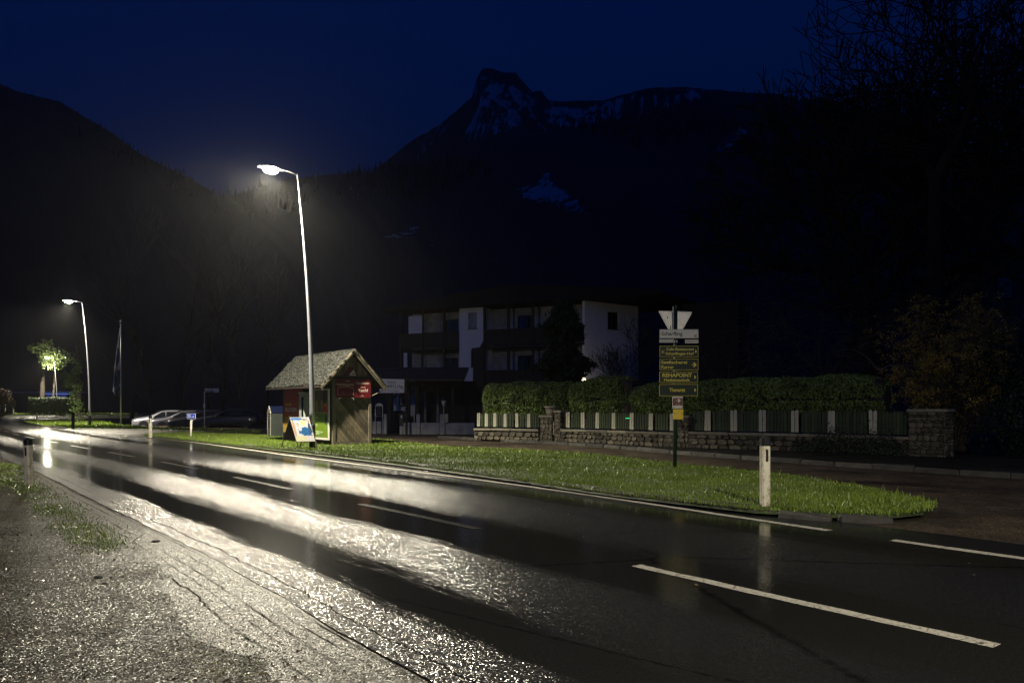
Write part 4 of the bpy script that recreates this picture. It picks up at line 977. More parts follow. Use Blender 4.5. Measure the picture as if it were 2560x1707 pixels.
for q in range(8):
    mb = MB(); w, h, d = 1, 1, 1
    pts = []
    nn = int(g.integers(5, 8))
    for i in range(nn):
        a = 2 * math.pi * (i + g.uniform(-.25, .25)) / nn; r = g.uniform(.47, .6)
        pts.append((max(-.5, min(.5, r * math.cos(a) * 1.15)), max(-.5, min(.5, r * math.sin(a) * 1.15))))
    mb.prism(pts, (0, 0, 0), (1, 0, 0), (0, 0, 1), (0, -1, 0), .5)
    n0 = len(pts); fc = mb.v[n0:]
    ctr = Vector((0, -.5, 0))
    for i in range(n0): mb.v[n0 + i] = ctr + (mb.v[n0 + i] - ctr) * .86 + Vector((0, g.uniform(-.15, .05), 0))
    me = bpy.data.meshes.new('stone'); me.from_pydata([tuple(v) for v in mb.v], [], mb.f); me.materials.append(M['stone']); stone_me.append(me)
cop_me = []
for q in range(3):
    mb = MB().box((0, 0, 0), (1, .40, .085), 0, .012); mb.v = [v + Vector(g.normal(0, .006, 3)) for v in mb.v]
    me = bpy.data.meshes.new('coping_slab'); me.from_pydata([tuple(v) for v in mb.v], [], mb.f); me.materials.append(M['coping']); cop_me.append(me)
def inst(me, name, parent, loc, rz=0, sc=(1, 1, 1), rx=0, ry=0):
    o = bpy.data.objects.new(name, me); COL.objects.link(o); o.parent = parent; o.location = loc; o.rotation_euler = (rx, ry, rz); o.scale = sc; return o
def stone_wall(s0, s1, h, label, z0=.05, big=.30):
    x, y, a = wp((s0 + s1) / 2); root = thing('stone_wall', label, 'wall')
    n = max(1, int((s1 - s0) / 2))
    core = MB()
    for i in range(n):
        sa, sb = s0 + (s1 - s0) * i / n, s0 + (s1 - s0) * (i + 1) / n; xx, yy, aa = wp((sa + sb) / 2, .17); core.box((xx, yy, z0 + h / 2), (sb - sa + .02, .28, h - .01), aa)
    c = core.build('core', M['mortar'], root)
    z = z0
    while z < z0 + h - .08:
        rh = min(g.uniform(.14, .21), z0 + h - .0 - z); s = s0
        while s < s1 - .05:
            w = min(g.uniform(.17, .42), s1 - s); xx, yy, aa = wp(s + w / 2, .045)
            inst(stone_me[int(g.integers(8))], 'stone', root, (xx, yy, z + rh / 2), aa + g.normal(0, .03), (w * 1.0, .13, rh * .98), 0, 0)
            s += w
        z += rh
    s = s0
    while s < s1 - .1:
        w = min(g.uniform(.8, 1.5), s1 - s); xx, yy, aa = wp(s + w / 2, .15)
        inst(cop_me[int(g.integers(3))], 'coping_slab', root, (xx, yy, z0 + h + .04), aa, (w - .012, 1, 1), g.normal(0, .008), g.normal(0, .004)); s += w
    return root
sA, sG0, sG1, sP, sQ, sE = s_px(1185), s_px(1347), s_px(1402), s_px(1690), s_px(1722), s_px(2285)
stone_wall(sA, sG0, .40, 'low stone wall with pale coping, left of the planter pillar')
stone_wall(sG1, sP, .44, 'low stone wall between the garden gate and the second rubble pillar')
stone_wall(sQ, sE, .48, 'low mossy stone wall on the right, partly overgrown with ivy')
def pillar(s, w, h, label, cap=True, z0=.05, off=.22, d=.45):
    xx, yy, aa = wp(s, off); root = thing('stone_pillar', label, 'pillar', (xx, yy, z0), aa)
    bx('core', (0, 0, h / 2), (w - .06, d - .06, h), M['mortar'], root)
    for face in range(3):
        z = 0.01
        while z < h - .03:
            rh = g.uniform(.05, .1) if g.random() < .65 else g.uniform(.14, .2); rh = min(rh, h - z); t = -w / 2
            wid = w if face == 0 else d
            t = -wid / 2
            while t < wid / 2 - .02:
                ww = min(g.uniform(.12, .3), wid / 2 - t)
                if face == 0: lo, rz_ = (t + ww / 2, -d / 2 + .03, z + rh / 2), 0
                elif face == 1: lo, rz_ = (-w / 2 + .03, t + ww / 2, z + rh / 2), -math.pi / 2
                else: lo, rz_ = (w / 2 - .03, t + ww / 2, z + rh / 2), math.pi / 2
                inst(stone_me[int(g.integers(8))], 'stone', root, lo, rz_, (ww * 1.02, .08, rh * 1.0)); t += ww
            z += rh
    if cap:
        inst(cop_me[0], 'coping_slab', root, (0, 0, h + .04), 0, (w + .08, (d + .08) / .4, 1))
    return root
xg = s_px(1365)
pillar(s_px(1365), (1384 - 1346) / F * 33, (1101 - 1042) / F * 33, 'low broad stone pillar carrying the planter bowl')
pillar(s_px(1393.5), (1403 - 1383) / F * 32.5, (1102 - 1030) / F * 32.5, 'slender tall stone pillar right of the garden gate')
pillar(s_px(1707), .42, (1119 - 1042) / F * 26.5, 'rubble stone pillar with pale pieces, behind the signpost')
pillar(s_px(2283) + .38, .95, (1142 - 1028) / F * 22, 'broad stone pillar at the right end of the fence', d=.6)
xx, yy, aa = wp(s_px(2385), .1)
# planter bowl
xx, yy, aa = wp(s_px(1368), .22)
pb = MB().lathe([(.10, 0), (.17, .03), (.20, .14), (.24, .30), (.27, .31), (.27, .35), (.22, .35), (.19, .30)], n=20).build('planter_bowl', M['urn'], None, True)
pb.location = (xx, yy, .05 + (1101 - 1042) / F * 33 + .083); tag(pb, 'round stone planter bowl on the broad pillar', 'planter')
# fence
pk_me = []
for q in range(3):
    w = .092; mb = MB().prism([(-w / 2, 0), (w / 2, 0), (w / 2, .93), (w * .3, .98), (0, 1), (-w * .3, .98), (-w / 2, .93)], (0, 0, 0), (1, 0, 0), (0, 0, 1), (0, -1, 0), .02)
    for col in ('picket_green', 'picket_white'):
        me = bpy.data.meshes.new('picket'); me.from_pydata([tuple(v) for v in mb.v], [], mb.f); me.materials.append(M[col]); pk_me.append(me)
    break
def fence(s0, s1, whites, z0, h, label, pitch=.104, wsc=1.12):
    x, y, a = wp((s0 + s1) / 2); root = thing('picket_fence', label, 'fence')
    s = s0 + .05; last = None; ws = sorted(whites)
    n = max(1, int((s1 - s0) / .9))
    for i in range(n):
        sa, sb = s0 + (s1 - s0) * i / n, s0 + (s1 - s0) * (i + 1) / n; p, q = wp(sa, .225), wp(sb, .225)
        for zz in (.12, h * .8): MB().tube([(p[0], p[1], z0 + zz), (q[0], q[1], z0 + zz)], .025, 4).build('rail', M['dark_wood'], root)
    for wv in ws:
        for k in (0, 1):
            xx, yy, aa = wp(wv + k * .105 * wsc, .16); inst(pk_me[1], 'white_picket', root, (xx, yy, z0), aa, (wsc, 1, h * 1.03 + g.normal(0, .008)), 0, g.normal(0, .012))
    while s < s1:
        if all(not (-.07 < s - wv < .175 * wsc) for wv in ws):
            xx, yy, aa = wp(s, .18); inst(pk_me[0], 'picket', root, (xx, yy, z0), aa, (1, 1, h + g.normal(0, .012)), 0, g.normal(0, .01))
        s += pitch
    return root
fence(sA, sG0 - .1, [s_px(x) - .05 for x in (1192, 1212, 1233.5, 1259, 1288, 1317)], .60, .56, 'green and white picket fence left of the planter pillar', .125, .72)
fence(sG1 + .05, sP - .1, [s_px(x) - .05 for x in (1413, 1450, 1486, 1527, 1572, 1620, 1674)], .63, .58, 'green and white picket fence between gate and signpost', .12, .95)
fence(sQ + .05, sE, [s_px(x) - .06 for x in (1764, 1831, 1903, 1983, 2073, 2177, 2278)], .66, .66, 'green and white picket fence at the right end of the wall')
gt = thing('garden_gate', 'small garden gate of four white pickets above a dark green panel', 'gate')
for x in (1371.5, 1375.7, 1380, 1384.3):
    xx, yy, aa = wp(s_px(x), .10); inst(pk_me[1], 'white_picket', gt, (xx, yy, .33), aa, (.5, 1, .52))
xx, yy, aa = wp(s_px(1378), .13); bx('panel', (0, 0, .2), (.36, .03, .36), M['dark_green'], gt).location = (xx, yy, 0); gt.children[-1].rotation_euler = (0, 0, aa)
rf = MB().lathe([(.02, 0), (.035, .01), (.02, .02)], n=8).build('green_reflector', emit('self glowing green reflector', (.05, 1, .35), 1.2), None)  # reflector's returned light is given as its own emission
xx, yy, aa = wp(s_px(1564), .10); rf.location = (xx, yy, 1.02); rf.scale = (2.6, 1, 1); tag(rf, 'tiny green reflector on the fence, made to glow by itself', 'indicator light')

# ------------------------------------------------------------------ leaf masses
def leafcloud(P, N, size, seed, droop=.0, stretch=1.0):
    """quads at points P, roughly facing N; returns (n*4,3)"""
    g = np.random.default_rng(seed); n = len(P)
    r = g.normal(0, 1, (n, 3)); N = N + r * .7; N /= np.linalg.norm(N, axis=1)[:, None]
    u = np.cross(N, g.normal(0, 1, (n, 3))); u[:, 2] -= droop; u -= N * (u * N).sum(1)[:, None]; u /= np.linalg.norm(u, axis=1)[:, None] + 1e-9
    v = np.cross(N, u); s = size * g.uniform(.5, 1.4, n)[:, None]
    u = u * s * stretch; v = v * s * .5
    return np.stack([P - u, P - v * .9 + u * .1, P + u, P + v * .9 - u * .1], 1).reshape(-1, 3)
def hedge(name, cat, label, spx0, spx1, ztop, zbot, thick, off, n, m, seed, size=.07, round_=.35, top_fn=None, group=None):
    g = np.random.default_rng(seed); s0, s1 = s_px(spx0), s_px(spx1); root = thing(name, label, cat, group=group); L = s1 - s0
    t = g.uniform(0, 1, n); a = g.uniform(-.35, 1.15, n) * math.pi / 1.0         # angle round the section, mostly front and top
    A = np.abs(np.cos(a)) ** .78 * np.sign(np.cos(a)); B = np.abs(np.sin(a)) ** .78 * np.sign(np.sin(a))
    lump = .10 * np.sin(t * L * 2.3 + 3 * B) + .07 * np.sin(t * L * 5.1 + seed) + .05 * np.sin(B * 9 + t * L * 3)
    end = np.clip(np.minimum(t, 1 - t) * L / round_, 0, 1) ** .5
    k = 1 + lump + g.normal(0, .05, n) - g.random(n) ** 3 * .25
    # angle 0 = front (towards camera), pi/2 = top
    o_ = off + thick / 2 - A * thick / 2 * k * (.35 + .65 * end); hh = (ztop - zbot) / 2
    tp = np.array([top_fn(q) if top_fn else 0 for q in t])
    z = zbot + hh + B * hh * (1 + lump * .4 + g.normal(0, .02, n)) * (.6 + .4 * end) + tp * (B > 0)
    P = np.zeros((n, 3)); N = np.zeros((n, 3))
    for i in range(n):
        x, y, an = wp(s0 + L * t[i], o_[i]); P[i] = (x, y, z[i]); d = (-math.sin(an) * -A[i], math.cos(an) * -A[i]); N[i] = (d[0], d[1], B[i])
    V = leafcloud(P, N, size, seed + 1, .8, 1.3)
    fast('foliage', V, 4, m, root)
    cs = MB(); q = max(2, int(L / 1.5))
    for i in range(q):
        sa = s0 + L * (i + .5) / q; x, y, an = wp(sa, off + thick / 2)
        zt = ztop + (top_fn((i + .5) / q) if top_fn else 0)
        cs.box((x, y, (zt + zbot) / 2), (L / q + .02, thick * .62, (zt - zbot) * .82), an, .12)
    cs.build('twig_core', M['dark_wood'], root); return root
HG = 'clipped hedges behind the picket fence'
hedge('hedge', 'hedge', 'dark clipped hedge behind the fence, left of the planter', 1160, 1392, 2.45, .85, 1.5, .35, 15000, M['hedge'], 31, .05, group=HG)
hedge('hedge', 'hedge', 'rounded clipped hedge in the middle, right of the garden gate', 1392, 1547, 2.55, .9, 1.5, .28, 15000, M['hedge'], 32, .045, .8, group=HG)
hedge('hedge', 'hedge', 'long drooping hedge on the right behind the signpost', 1545, 2185, 2.35, .95, 1.3, .28, 36000, M['hedge'], 33, .042, .8, lambda t: -.05 + .1 * t, group=HG)
# ivy on the right end of the wall
def ball(P0, R, n, seed, squash=(1, 1, 1), hollow=.6):
    g = np.random.default_rng(seed); d = g.normal(0, 1, (n, 3)); d /= np.linalg.norm(d, axis=1)[:, None]
    r = (hollow + (1 - hollow) * g.random(n)) * (1 + .18 * np.sin(d[:, 0] * 7 + seed) + .15 * np.sin(d[:, 2] * 9 + d[:, 1] * 6))
    return np.array(P0) + d * r[:, None] * R * np.array(squash), d
iv = thing('ivy', 'dark ivy creeping over the right part of the stone wall', 'ivy')
P = []; N = []
for i in range(5200):
    t = g.random(); s = s_px(1985) + (s_px(2275) - s_px(1985)) * t; zz = .1 + abs(g.normal(0, .25)) * (1.2 if .2 < t < .9 else .6)
    x, y, a = wp(s, -.02 - g.uniform(0, .28) * max(0, 1 - zz)); P.append((x, y, zz)); N.append((math.sin(a), -math.cos(a), .3))
fast('leaves', leafcloud(np.array(P), np.array(N), .035, 5, .3), 4, M['ivy'], iv)

# ------------------------------------------------------------------ bare trees
def branchy(seed, p0, d0, r0, length, depth, spread=.6, up=.12, twist=.25, minr=.004, kids=(2, 3), seg=4, gravity=0.0, lenf=.74, first=None):
    rg_ = random.Random(seed); limbs = {0: MB(), 1: MB()}
    def grow(p, d, r, L, k):
        pts = [p.copy()]; rs = [r]; n = seg
        for i in range(n):
            d = (d + Vector((rg_.gauss(0, twist), rg_.gauss(0, twist), rg_.gauss(0, twist) * .7 + up - gravity * (depth - k > 1))) * (1.0 / n * 1.6)).normalized()
            p = p + d * L / n; pts.append(p.copy()); rs.append(max(minr, r * (1 - .42 * (i + 1) / n)))
        limbs[0 if k == depth else 1].tube(pts, rs, 7 if k >= depth - 1 else (4 if k > 1 else 3), False)
        if k <= 0: return
        nk = rg_.choice(kids) + (1 if k == depth else 0) + (1 if first and k == depth else 0)
        for j in range(nk):
            a = pts[-1] if j < 2 else pts[rg_.randint(max(1, n - 2), n)]
            ax = Vector((rg_.gauss(0, 1), rg_.gauss(0, 1), rg_.gauss(0, 1))); ax = (ax - d * ax.dot(d)).normalized()
            q = (d + ax * rg_.uniform(.45, 1.1) * spread / .6).normalized()
            grow(a.copy(), q, max(minr, rs[-1] * rg_.uniform(.62, .85)), (first if (first and k == depth) else L) * rg_.uniform(lenf - .14, lenf + .12), k - 1)
        if k > 1:
            for j in range(2):
                i = rg_.randint(1, n - 1); ax = Vector((rg_.gauss(0, 1), rg_.gauss(0, 1), rg_.gauss(.1, .6))).normalized()
                grow(pts[i].copy(), (d * .4 + ax).normalized(), max(minr, rs[i] * .4), L * rg_.uniform(.35, .6), max(0, k - 2))
    grow(Vector(p0), Vector(d0).normalized(), r0, length, depth); return limbs
def bare_tree(label, loc, r0, length, depth, seed, lean=(0, 0, 1), name='bare_tree', turn=0, **kw):
    root = thing(name, label, 'tree' if name == 'bare_tree' else 'shrub', loc)
    L = branchy(seed, (0, 0, -.1), lean, r0, length, depth, **kw)
    m2 = M['bark_unlit'] if depth > 5 and r0 > .3 else None
    L[0].build('trunk', m2 or M['bark'], root, True); L[1].build('crown', m2 or M['twig'], root); root.rotation_euler[2] = turn; return root
tA = Wp(2180, 1000, 40); bare_tree('tall bare tree with dense spreading twigs in the upper right', (tA.x, 40, -.5), .60, 9.0, 6, 103, (.0, 0, 1), spread=.72, up=.10, twist=.34, minr=.03, lenf=.76, first=5.0, kids=(3, 4), turn=5.2)
tB = Wp(2392, 1000, 32); bare_tree('tall bare tree forking low, at the far upper right', (tB.x, 32, -.5), .50, 11.8, 6, 203, (.0, 0, 1), spread=.66, up=.12, twist=.30, minr=.024, kids=(3, 3), lenf=.80, first=5.2, turn=1.0)
for (px, D, r0, ln, dp, sd, lab) in [(1830, 34, .10, 2.3, 6, 41, 'bare bushy tree behind the hedge, just right of the signpost'), (2010, 36, .13, 3.0, 6, 43, 'bare arching tree behind the right hedge'), (2120, 31, .08, 2.0, 6, 47, 'low bare tree with arching twigs left of the yellow shrub')]:
    q = Wp(px, 1000, D); bare_tree(lab, (q.x, D, 0), r0, ln, dp, sd, (-.12, -.05, 1), spread=.75, up=.05, twist=.55, minr=.007, gravity=.12, lenf=.74)
q = Wp(1558, 1000, 42); bare_tree('small bare many-stemmed shrub before the white house end wall', (q.x, 42, .3), .05, 1.7, 5, 51, (0, 0, 1), 'bare_shrub', spread=.5, up=.25, twist=.3, minr=.009, kids=(3, 4))
# two arching pale canes above the hedge
cn = thing('arching_cane', 'two pale bramble canes arching over the right hedge', 'cane')
def cane(pts, D): MB().tube([Wp(x, y, D) for x, y in pts], [.016, .013, .012, .010, .008, .006][:len(pts)], 5).build('cane', flat('pale cane', (.16, .13, .08)), cn)
cane([(2195, 925), (2170, 895), (2140, 876), (2115, 872), (2095, 878), (2080, 878)], 26); cane([(2200, 925), (2225, 912), (2245, 912), (2262, 922)], 25.5); cane([(2148, 872), (2160, 860), (2190, 852)], 26.5)
# yellow flowering shrub
fs = thing('flowering_shrub', 'large shrub with dull yellow blossom above the right stone pillar', 'shrub', (14.6, 26.5, 0))
stems = MB(); P = []; rg_ = random.Random(5)
for i in range(120):
    a = rg_.uniform(0, 6.28); out = rg_.uniform(.4, 3.2); hgt_ = rg_.uniform(2.2, 5.6) * (1.15 - out * .12); pts = []; bend = rg_.uniform(-.8, .8)
    for t in np.linspace(0, 1, 8):
        r = .3 + out * t ** 1.2; z = hgt_ * (t * 1.5 - .62 * t ** 2.4); b2 = a + bend * t * t; pts.append(Vector((math.cos(b2) * r + rg_.gauss(0, .05), math.sin(b2) * r * .7 + rg_.gauss(0, .05), z)))
    stems.tube(pts, [.014 * (1 - .8 * k / 7) for k in range(8)], 4, False)
    for j in range(rg_.choice((0, 6, 12, 18))):
        t = min(1, .35 + .65 * rg_.random() ** .7); k = t * 7; i0 = min(6, int(k)); p = pts[i0].lerp(pts[i0 + 1], k - i0) + Vector((rg_.gauss(0, .16), rg_.gauss(0, .16), rg_.gauss(0, .14)))
        for m_ in range(rg_.randint(8, 30)): P.append(p + Vector((rg_.gauss(0, .07), rg_.gauss(0, .07), rg_.gauss(0, .05))))
stems.build('stems', M['twig'], fs)
P = np.array([tuple(p) for p in P]); fast('blossom', leafcloud(P, g.normal(0, 1, P.shape), .034, 9), 4, M['blossom'], fs)
# dark evergreen mass at the right edge
er_ = thing('evergreen_hedge', 'tall black evergreen mass at the right edge of the picture', 'hedge', (17.2, 25.5, 0))
PP, NN = [], []
for (c, R, s_) in [((0, 0, 1.6), 2.4, (1.35, .8, 1.0)), ((-1.2, -1.5, 1.1), 1.6, (1, .8, 1.1)), ((3, -3, 1.8), 2.6, (1.2, .9, 1.1)), ((-.9, .3, 2.6), 1.5, (.9, .8, .9))]:
    a, b = ball(c, R, 6500, int(R * 10), s_); a[:, 2] = np.maximum(a[:, 2], .0); PP.append(a); NN.append(b)
fast('foliage', leafcloud(np.concatenate(PP), np.concatenate(NN), .06, 3), 4, M['ivy'], er_)

# ------------------------------------------------------------------ conifer before the house
cf = thing('conifer', 'broad black conifer with drooping sprays before the white house', 'tree', (2.75, 43, 0))
MB().tube([(0, 0, 0), (.05, 0, 3), (0, 0, 7.2)], [.22, .15, .03], 8).build('trunk', M['bark'], cf)
PP, NN = [], []; bm_ = MB(); rg_ = random.Random(8)
for i in range(230):
    z = 1.0 + 6.2 * rg_.random() ** 1.05; t = (z - 1) / 6.3; R = 1.75 * (1 - t) ** .42 * (.75 + .35 * math.sin(z * 3.1 + 2)) * rg_.uniform(.75, 1.1) + .1; a = rg_.uniform(0, 6.28)
    pts = [Vector((math.cos(a) * R * u, math.sin(a) * R * u, z + .35 * u - .55 * u * u)) for u in (0, .35, .7, 1)]
    bm_.tube(pts, [.03, .02, .012, .006], 4, False)
    for j in range(170):
        u = rg_.random() ** .6; k = u * 3; i0 = min(2, int(k)); p = pts[i0].lerp(pts[i0 + 1], k - i0); w = .22 * (1.1 - u * .6)
        PP.append((p.x + rg_.gauss(0, w), p.y + rg_.gauss(0, w), p.z - abs(rg_.gauss(0, .12)))); NN.append((math.cos(a) * .3, math.sin(a) * .3, 1))
bm_.build('branches', M['twig'], cf); fast('foliage', leafcloud(np.array(PP), np.array(NN), .085, 4, 1.2, 1.7), 4, M['conifer'], cf)

# ------------------------------------------------------------------ big house
HB = (4.73, 52.0); hs = thing('guest_house', 'white three storey guest house with dark timber balconies', 'house', (HB[0], HB[1], 0), math.atan2(-.447, .894))
PL, DW = M['plaster'], M['dark_wood']; ztop = 8.32
def wall_holes(name, x0, x1, z0, z1, y, holes, m, th=.25, axis='x'):
    """wall built as blocks around rectangular openings"""
    xs = sorted({x0, x1} | {h[0] for h in holes} | {h[1] for h in holes}); zs = sorted({z0, z1} | {h[2] for h in holes} | {h[3] for h in holes}); mb = MB()
    for i in range(len(xs) - 1):
        for j in range(len(zs) - 1):
            cx, cz = (xs[i] + xs[i + 1]) / 2, (zs[j] + zs[j + 1]) / 2
            if any(h[0] < cx < h[1] and h[2] < cz < h[3] for h in holes): continue
            mb.box((cx, y + th / 2, cz), (xs[i + 1] - xs[i], th, zs[j + 1] - zs[j]))
    return mb.build(name, m, hs)
def window(par, x0, x1, z0, z1, y, blind=False, arch=False):
    cx, cz, w, h = (x0 + x1) / 2, (z0 + z1) / 2, x1 - x0, z1 - z0
    f = MB()
    for c, d in [((x0 + .03, y + .1, cz), (.06, .07, h)), ((x1 - .03, y + .1, cz), (.06, .07, h)), ((cx, y + .1, z1 - .03), (w - .125, .07, .06)), ((cx, y + .1, z0 + .03), (w - .125, .07, .06)), ((cx, y + .1, cz), (.05, .06, h - .125))]: f.box(c, d)
    fo = f.build('window', M['dark_wood'] if not blind else M['plaster_old_shaded'], par)
    bx('pane', (cx, y + .14, cz), (w - .04, .02, h - .04), M['glass'], fo)
    if blind: bx('roller_blind', (cx, y + .07, cz + .01), (w - .13, .02, h - .14), M['plaster_old_shaded'], fo)
    bx('sill', (cx, y - .02, z0 - .02), (w + .1, .14, .04), M['coping'], fo); return fo
# flush white stair bay
wx0, wx1 = -9.43, -7.48
hb = [(-8.72, -8.02, 6.85, 8.0), (-8.5, -7.8, 4.2, 5.4)]
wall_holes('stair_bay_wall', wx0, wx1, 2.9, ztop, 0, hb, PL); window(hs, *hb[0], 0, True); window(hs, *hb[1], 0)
bx('stair_bay_side', (wx1 - .12, .9, 5.6), (.22, 1.3, 5.38), PL, hs); bx('stair_bay_side', (wx0 + .12, .9, 5.6), (.22, 1.3, 5.38), PL, hs)
# recessed facades on both sides, with balcony doors
def recess(x0, x1, doors):
    holes = [(a, b, z, z + 2.05) for a, b in doors for z in (2.95, 5.72)]
    wall_holes('facade_wall', x0, x1, 0.0, ztop, 1.5, holes, M['plaster_old_shaded'])  # duller plaster stands in for the shade inside the deep loggias
    for h in holes: window(hs, *h, 1.5)
    for z in (2.75, 5.55):
        bx('balcony_floor', ((x0 + x1) / 2, .75, z), (x1 - x0, 1.5, .16), DW, hs)
        par = MB(); k = x0 + .08
        while k < x1 - .02:
            bx('balcony_board', (k, -.02, z + .62), (.15, .03, 1.02), DW, hs); k += .165
        bx('handrail', ((x0 + x1) / 2, -.02, z + 1.16), (x1 - x0, .10, .06), DW, hs)
    for x in np.arange(x0 + .05, x1, 1.85): bx('balcony_post', (x, .0, (ztop + 2.8) / 2), (.14, .14, ztop - 2.8), DW, hs)
recess(-7.46, -.02, [(-5.6, -4.5), (-2.9, -1.7)]); recess(-14.4, -9.45, [(-11.6, -10.4)])
bx('white_panel', (-13.05, -.08, 7.35), (1.15, .06, 1.25), PL, hs); bx('white_panel', (-13.9, -.08, 4.8), (.28, .06, 1.1), PL, hs)
# stepped roof line running down beside the stair bay
MB().prism([(wx1 + .05, 3.0), (wx1 + .05, 6.0), (wx1 - .25, 5.55), (wx1 - .9, 5.5), (wx1 - .75, 5.0), (wx1 - .8, 3.0)], (0, -.12, 0), (1, 0, 0), (0, 0, 1), (0, 1, 0), .10).build('stair_roof', DW, hs)
# end wall, running off to the right
ex = math.hypot(3.67, 2.6); ea = math.atan2(2.6, 3.67) - math.atan2(-.447, .894)
ew = thing('tmp', None, None); 
holes = [(2.0, 2.95, 6.6, 7.75), (2.0, 2.95, 3.95, 5.1)]
wo_ = wall_holes('end_wall', 0, ex + .3, 0, ztop, 0, holes, PL); wo_.rotation_euler = (0, 0, ea)
for h in holes: wdw = window(hs, *h, 0, blind=h[2] < 5); wdw.rotation_euler = (0, 0, ea)
bpy.data.objects.remove(ew)
bx('back_wing', (7.3, 5.5, 4.1), (3.6, 4, 8.2), DW, hs)
MB().prism([(-15.4, ztop + .02), (5.6, ztop + .02), (5.2, ztop + .3), (-5, ztop + 1.3), (-15.2, ztop + .3)], (0, -.9, 0), (1, 0, 0), (0, 0, 1), (.1, .995, 0), 9).build('roof', M['bark_unlit'], hs)  # roof coloured near black in place of night shade
bx('ground_storey', (-6, 3.2, 1.3), (17, 3.0, 2.6), M['plaster_old_shaded'], hs); bx('ground_storey_trim', (-7, 1.6, 2.6), (15, .2, .3), DW, hs)
# garden lamp that lights the foot of the end wall
gl_ = thing('garden_lamp', 'small lit garden lamp glowing behind the hedge before the white wall', 'garden lamp', (4.5, 50.2, 0))
MB().tube([(0, 0, 0), (0, 0, 2.95)], .03, 8).build('post', M['black_metal'], gl_); MB().lathe([(.04, 0), (.12, .06), (.14, .16), (.1, .26), (.03, .3)], (0, 0, 2.95), 14).build('globe', emit('lit globe', (1, .85, .55), 5), gl_, True)
ld = bpy.data.lights.new('globe_light', 'POINT'); ld.energy = 80; ld.color = (1, .85, .58); ld.shadow_soft_size = .15; lo = bpy.data.objects.new('globe_light', ld); COL.objects.link(lo); lo.parent = gl_; lo.location = (0, 0, 3.12)

# ------------------------------------------------------------------ inn forecourt: white wall, porch, sign, lantern
ww = thing('forecourt_wall', 'low white rendered wall with square pillars before the inn', 'wall')
def wseg(x0, x1, y0, D, nm='wall_section', th=.2, dz=0):
    a, b = Wp(x0, 1085, D), Wp(x1, 1085, D); h = H + (HY - y0) / F * D
    return bx(nm, ((a.x + b.x) / 2, D + th / 2 + dz, h / 2), (b.x - a.x, th, h), M['plaster_old_shaded'], ww, bev=.015)
wseg(930, 953, 1053, 42.4); wseg(1007, 1040.5, 1056, 41.6); wseg(1050.5, 1099, 1056.5, 41.5); wseg(1112.5, 1186, 1057, 41.3)
for x0, x1, y0, D in ((921, 930, 1033, 42.3), (959, 967, 1034, 42.2), (999.5, 1007, 1034, 41.6), (1041, 1050, 1034.5, 41.4), (1099.5, 1112, 1035, 41.2)): wseg(x0, x1, y0, D, 'pillar', .3, -.05)
# black iron railing on the right part
ir = thing('iron_railing', 'short black spiked iron railing on the white wall', 'railing'); 
for i, x in enumerate(np.linspace(1122, 1182, 14)):
    a = Wp(x, 1057, 41.4); MB().tube([(a.x, 41.4, .55), (a.x, 41.4, 1.18 + .1 * math.sin(i * .48)), (a.x, 41.4, 1.26 + .1 * math.sin(i * .48))], [.012, .012, .003], 5).build('bar', M['black_metal'], ir)
a, b = Wp(1120, 1040, 41.4), Wp(1184, 1040, 41.4); MB().tube([(a.x, 41.4, .9), (b.x, 41.4, .9)], .012, 5).build('rail', M['black_metal'], ir)
yp = thing('patterned_panel', 'small pale panel with black swirls beside the lantern pillar', 'panel'); a = Wp(1116, 1045, 41.1)
p_ = bx('sheet', (a.x, 41.1, H - 29 / F * 41.1), (.16, .02, .42), M['light_trim'], yp)
for k, z in enumerate((.12, .0, -.12)): MB().tube([(a.x - .07, 41.08, p_.location.z + .84 + z), (a.x, 41.08, .84 + z + .05), (a.x + .06, 41.08, .84 + z - .02)], .018, 5).build('swirl', K, yp)
# lantern
ln = thing('pillar_lantern', 'old fashioned white lantern on a pole above the white wall pillar', 'lantern', (Wp(1109, 1034, 41.2).x, 41.25, H - 18 / F * 41.2))
MB().tube([(0, 0, 0), (0, 0, .40)], .018, 8).build('post', M['white_paint'], ln); MB().lathe([(.06, .40), (.075, .43), (.13, .66), (.12, .68)], n=6).build('glass', simple('milky lantern glass', (.45, .44, .40), .3, 0, .2), ln); MB().lathe([(.15, .68), (.1, .76), (.05, .80), (.02, .88)], n=6).build('hood', M['black_metal'], ln)
# menu board
mbd = thing('menu_board', 'framed menu board with rounded top on the left white wall', 'menu board'); a, b = Wp(938.5, 1040, 42), Wp(957, 1040, 42)
xc = (a.x + b.x) / 2; zt = H + 4 / F * 42; zb_ = H - 24 / F * 42
MB().prism([(xc - .2, zb_), (xc + .2, zb_), (xc + .2, zt - .02), (xc + .12, zt + .07), (xc, zt + .1), (xc - .12, zt + .07), (xc - .2, zt - .02)], (0, 42, 0), (1, 0, 0), (0, 0, 1), (0, 1, 0), .05).build('frame', M['pole'], mbd)
bx('dark_sheet', (xc, 41.99, (zb_ + zt) / 2 - .02), (.33, .02, zt - zb_ - .08), M['glass'], mbd)
for x in (xc - .21, xc + .18): MB().tube([(x, 42.03, 0), (x, 42.03, zt - .2)], .02, 6).build('leg', M['pole'], mbd)
for i in range(7): bx('menu_line', (xc, 41.977, zt - .12 - i * .06), (.24 - .03 * (i % 3), .004, .012), M['plaster_old_shaded'], mbd)
ps = thing('gate_poster', 'narrow dark poster with a white head shape on the gate pillar', 'poster'); a = Wp(1003, 1049, 41.4)
bx('sheet', (a.x, 41.53, H - 33 / F * 41.5), (.17, .02, .66), M['black_ink'], ps); MB().lathe([(.03, -.09), (.05, 0), (.035, .08)], (a.x, 41.52, H - 25 / F * 41.5), 10).build('printed_head', M['plaster'], ps)
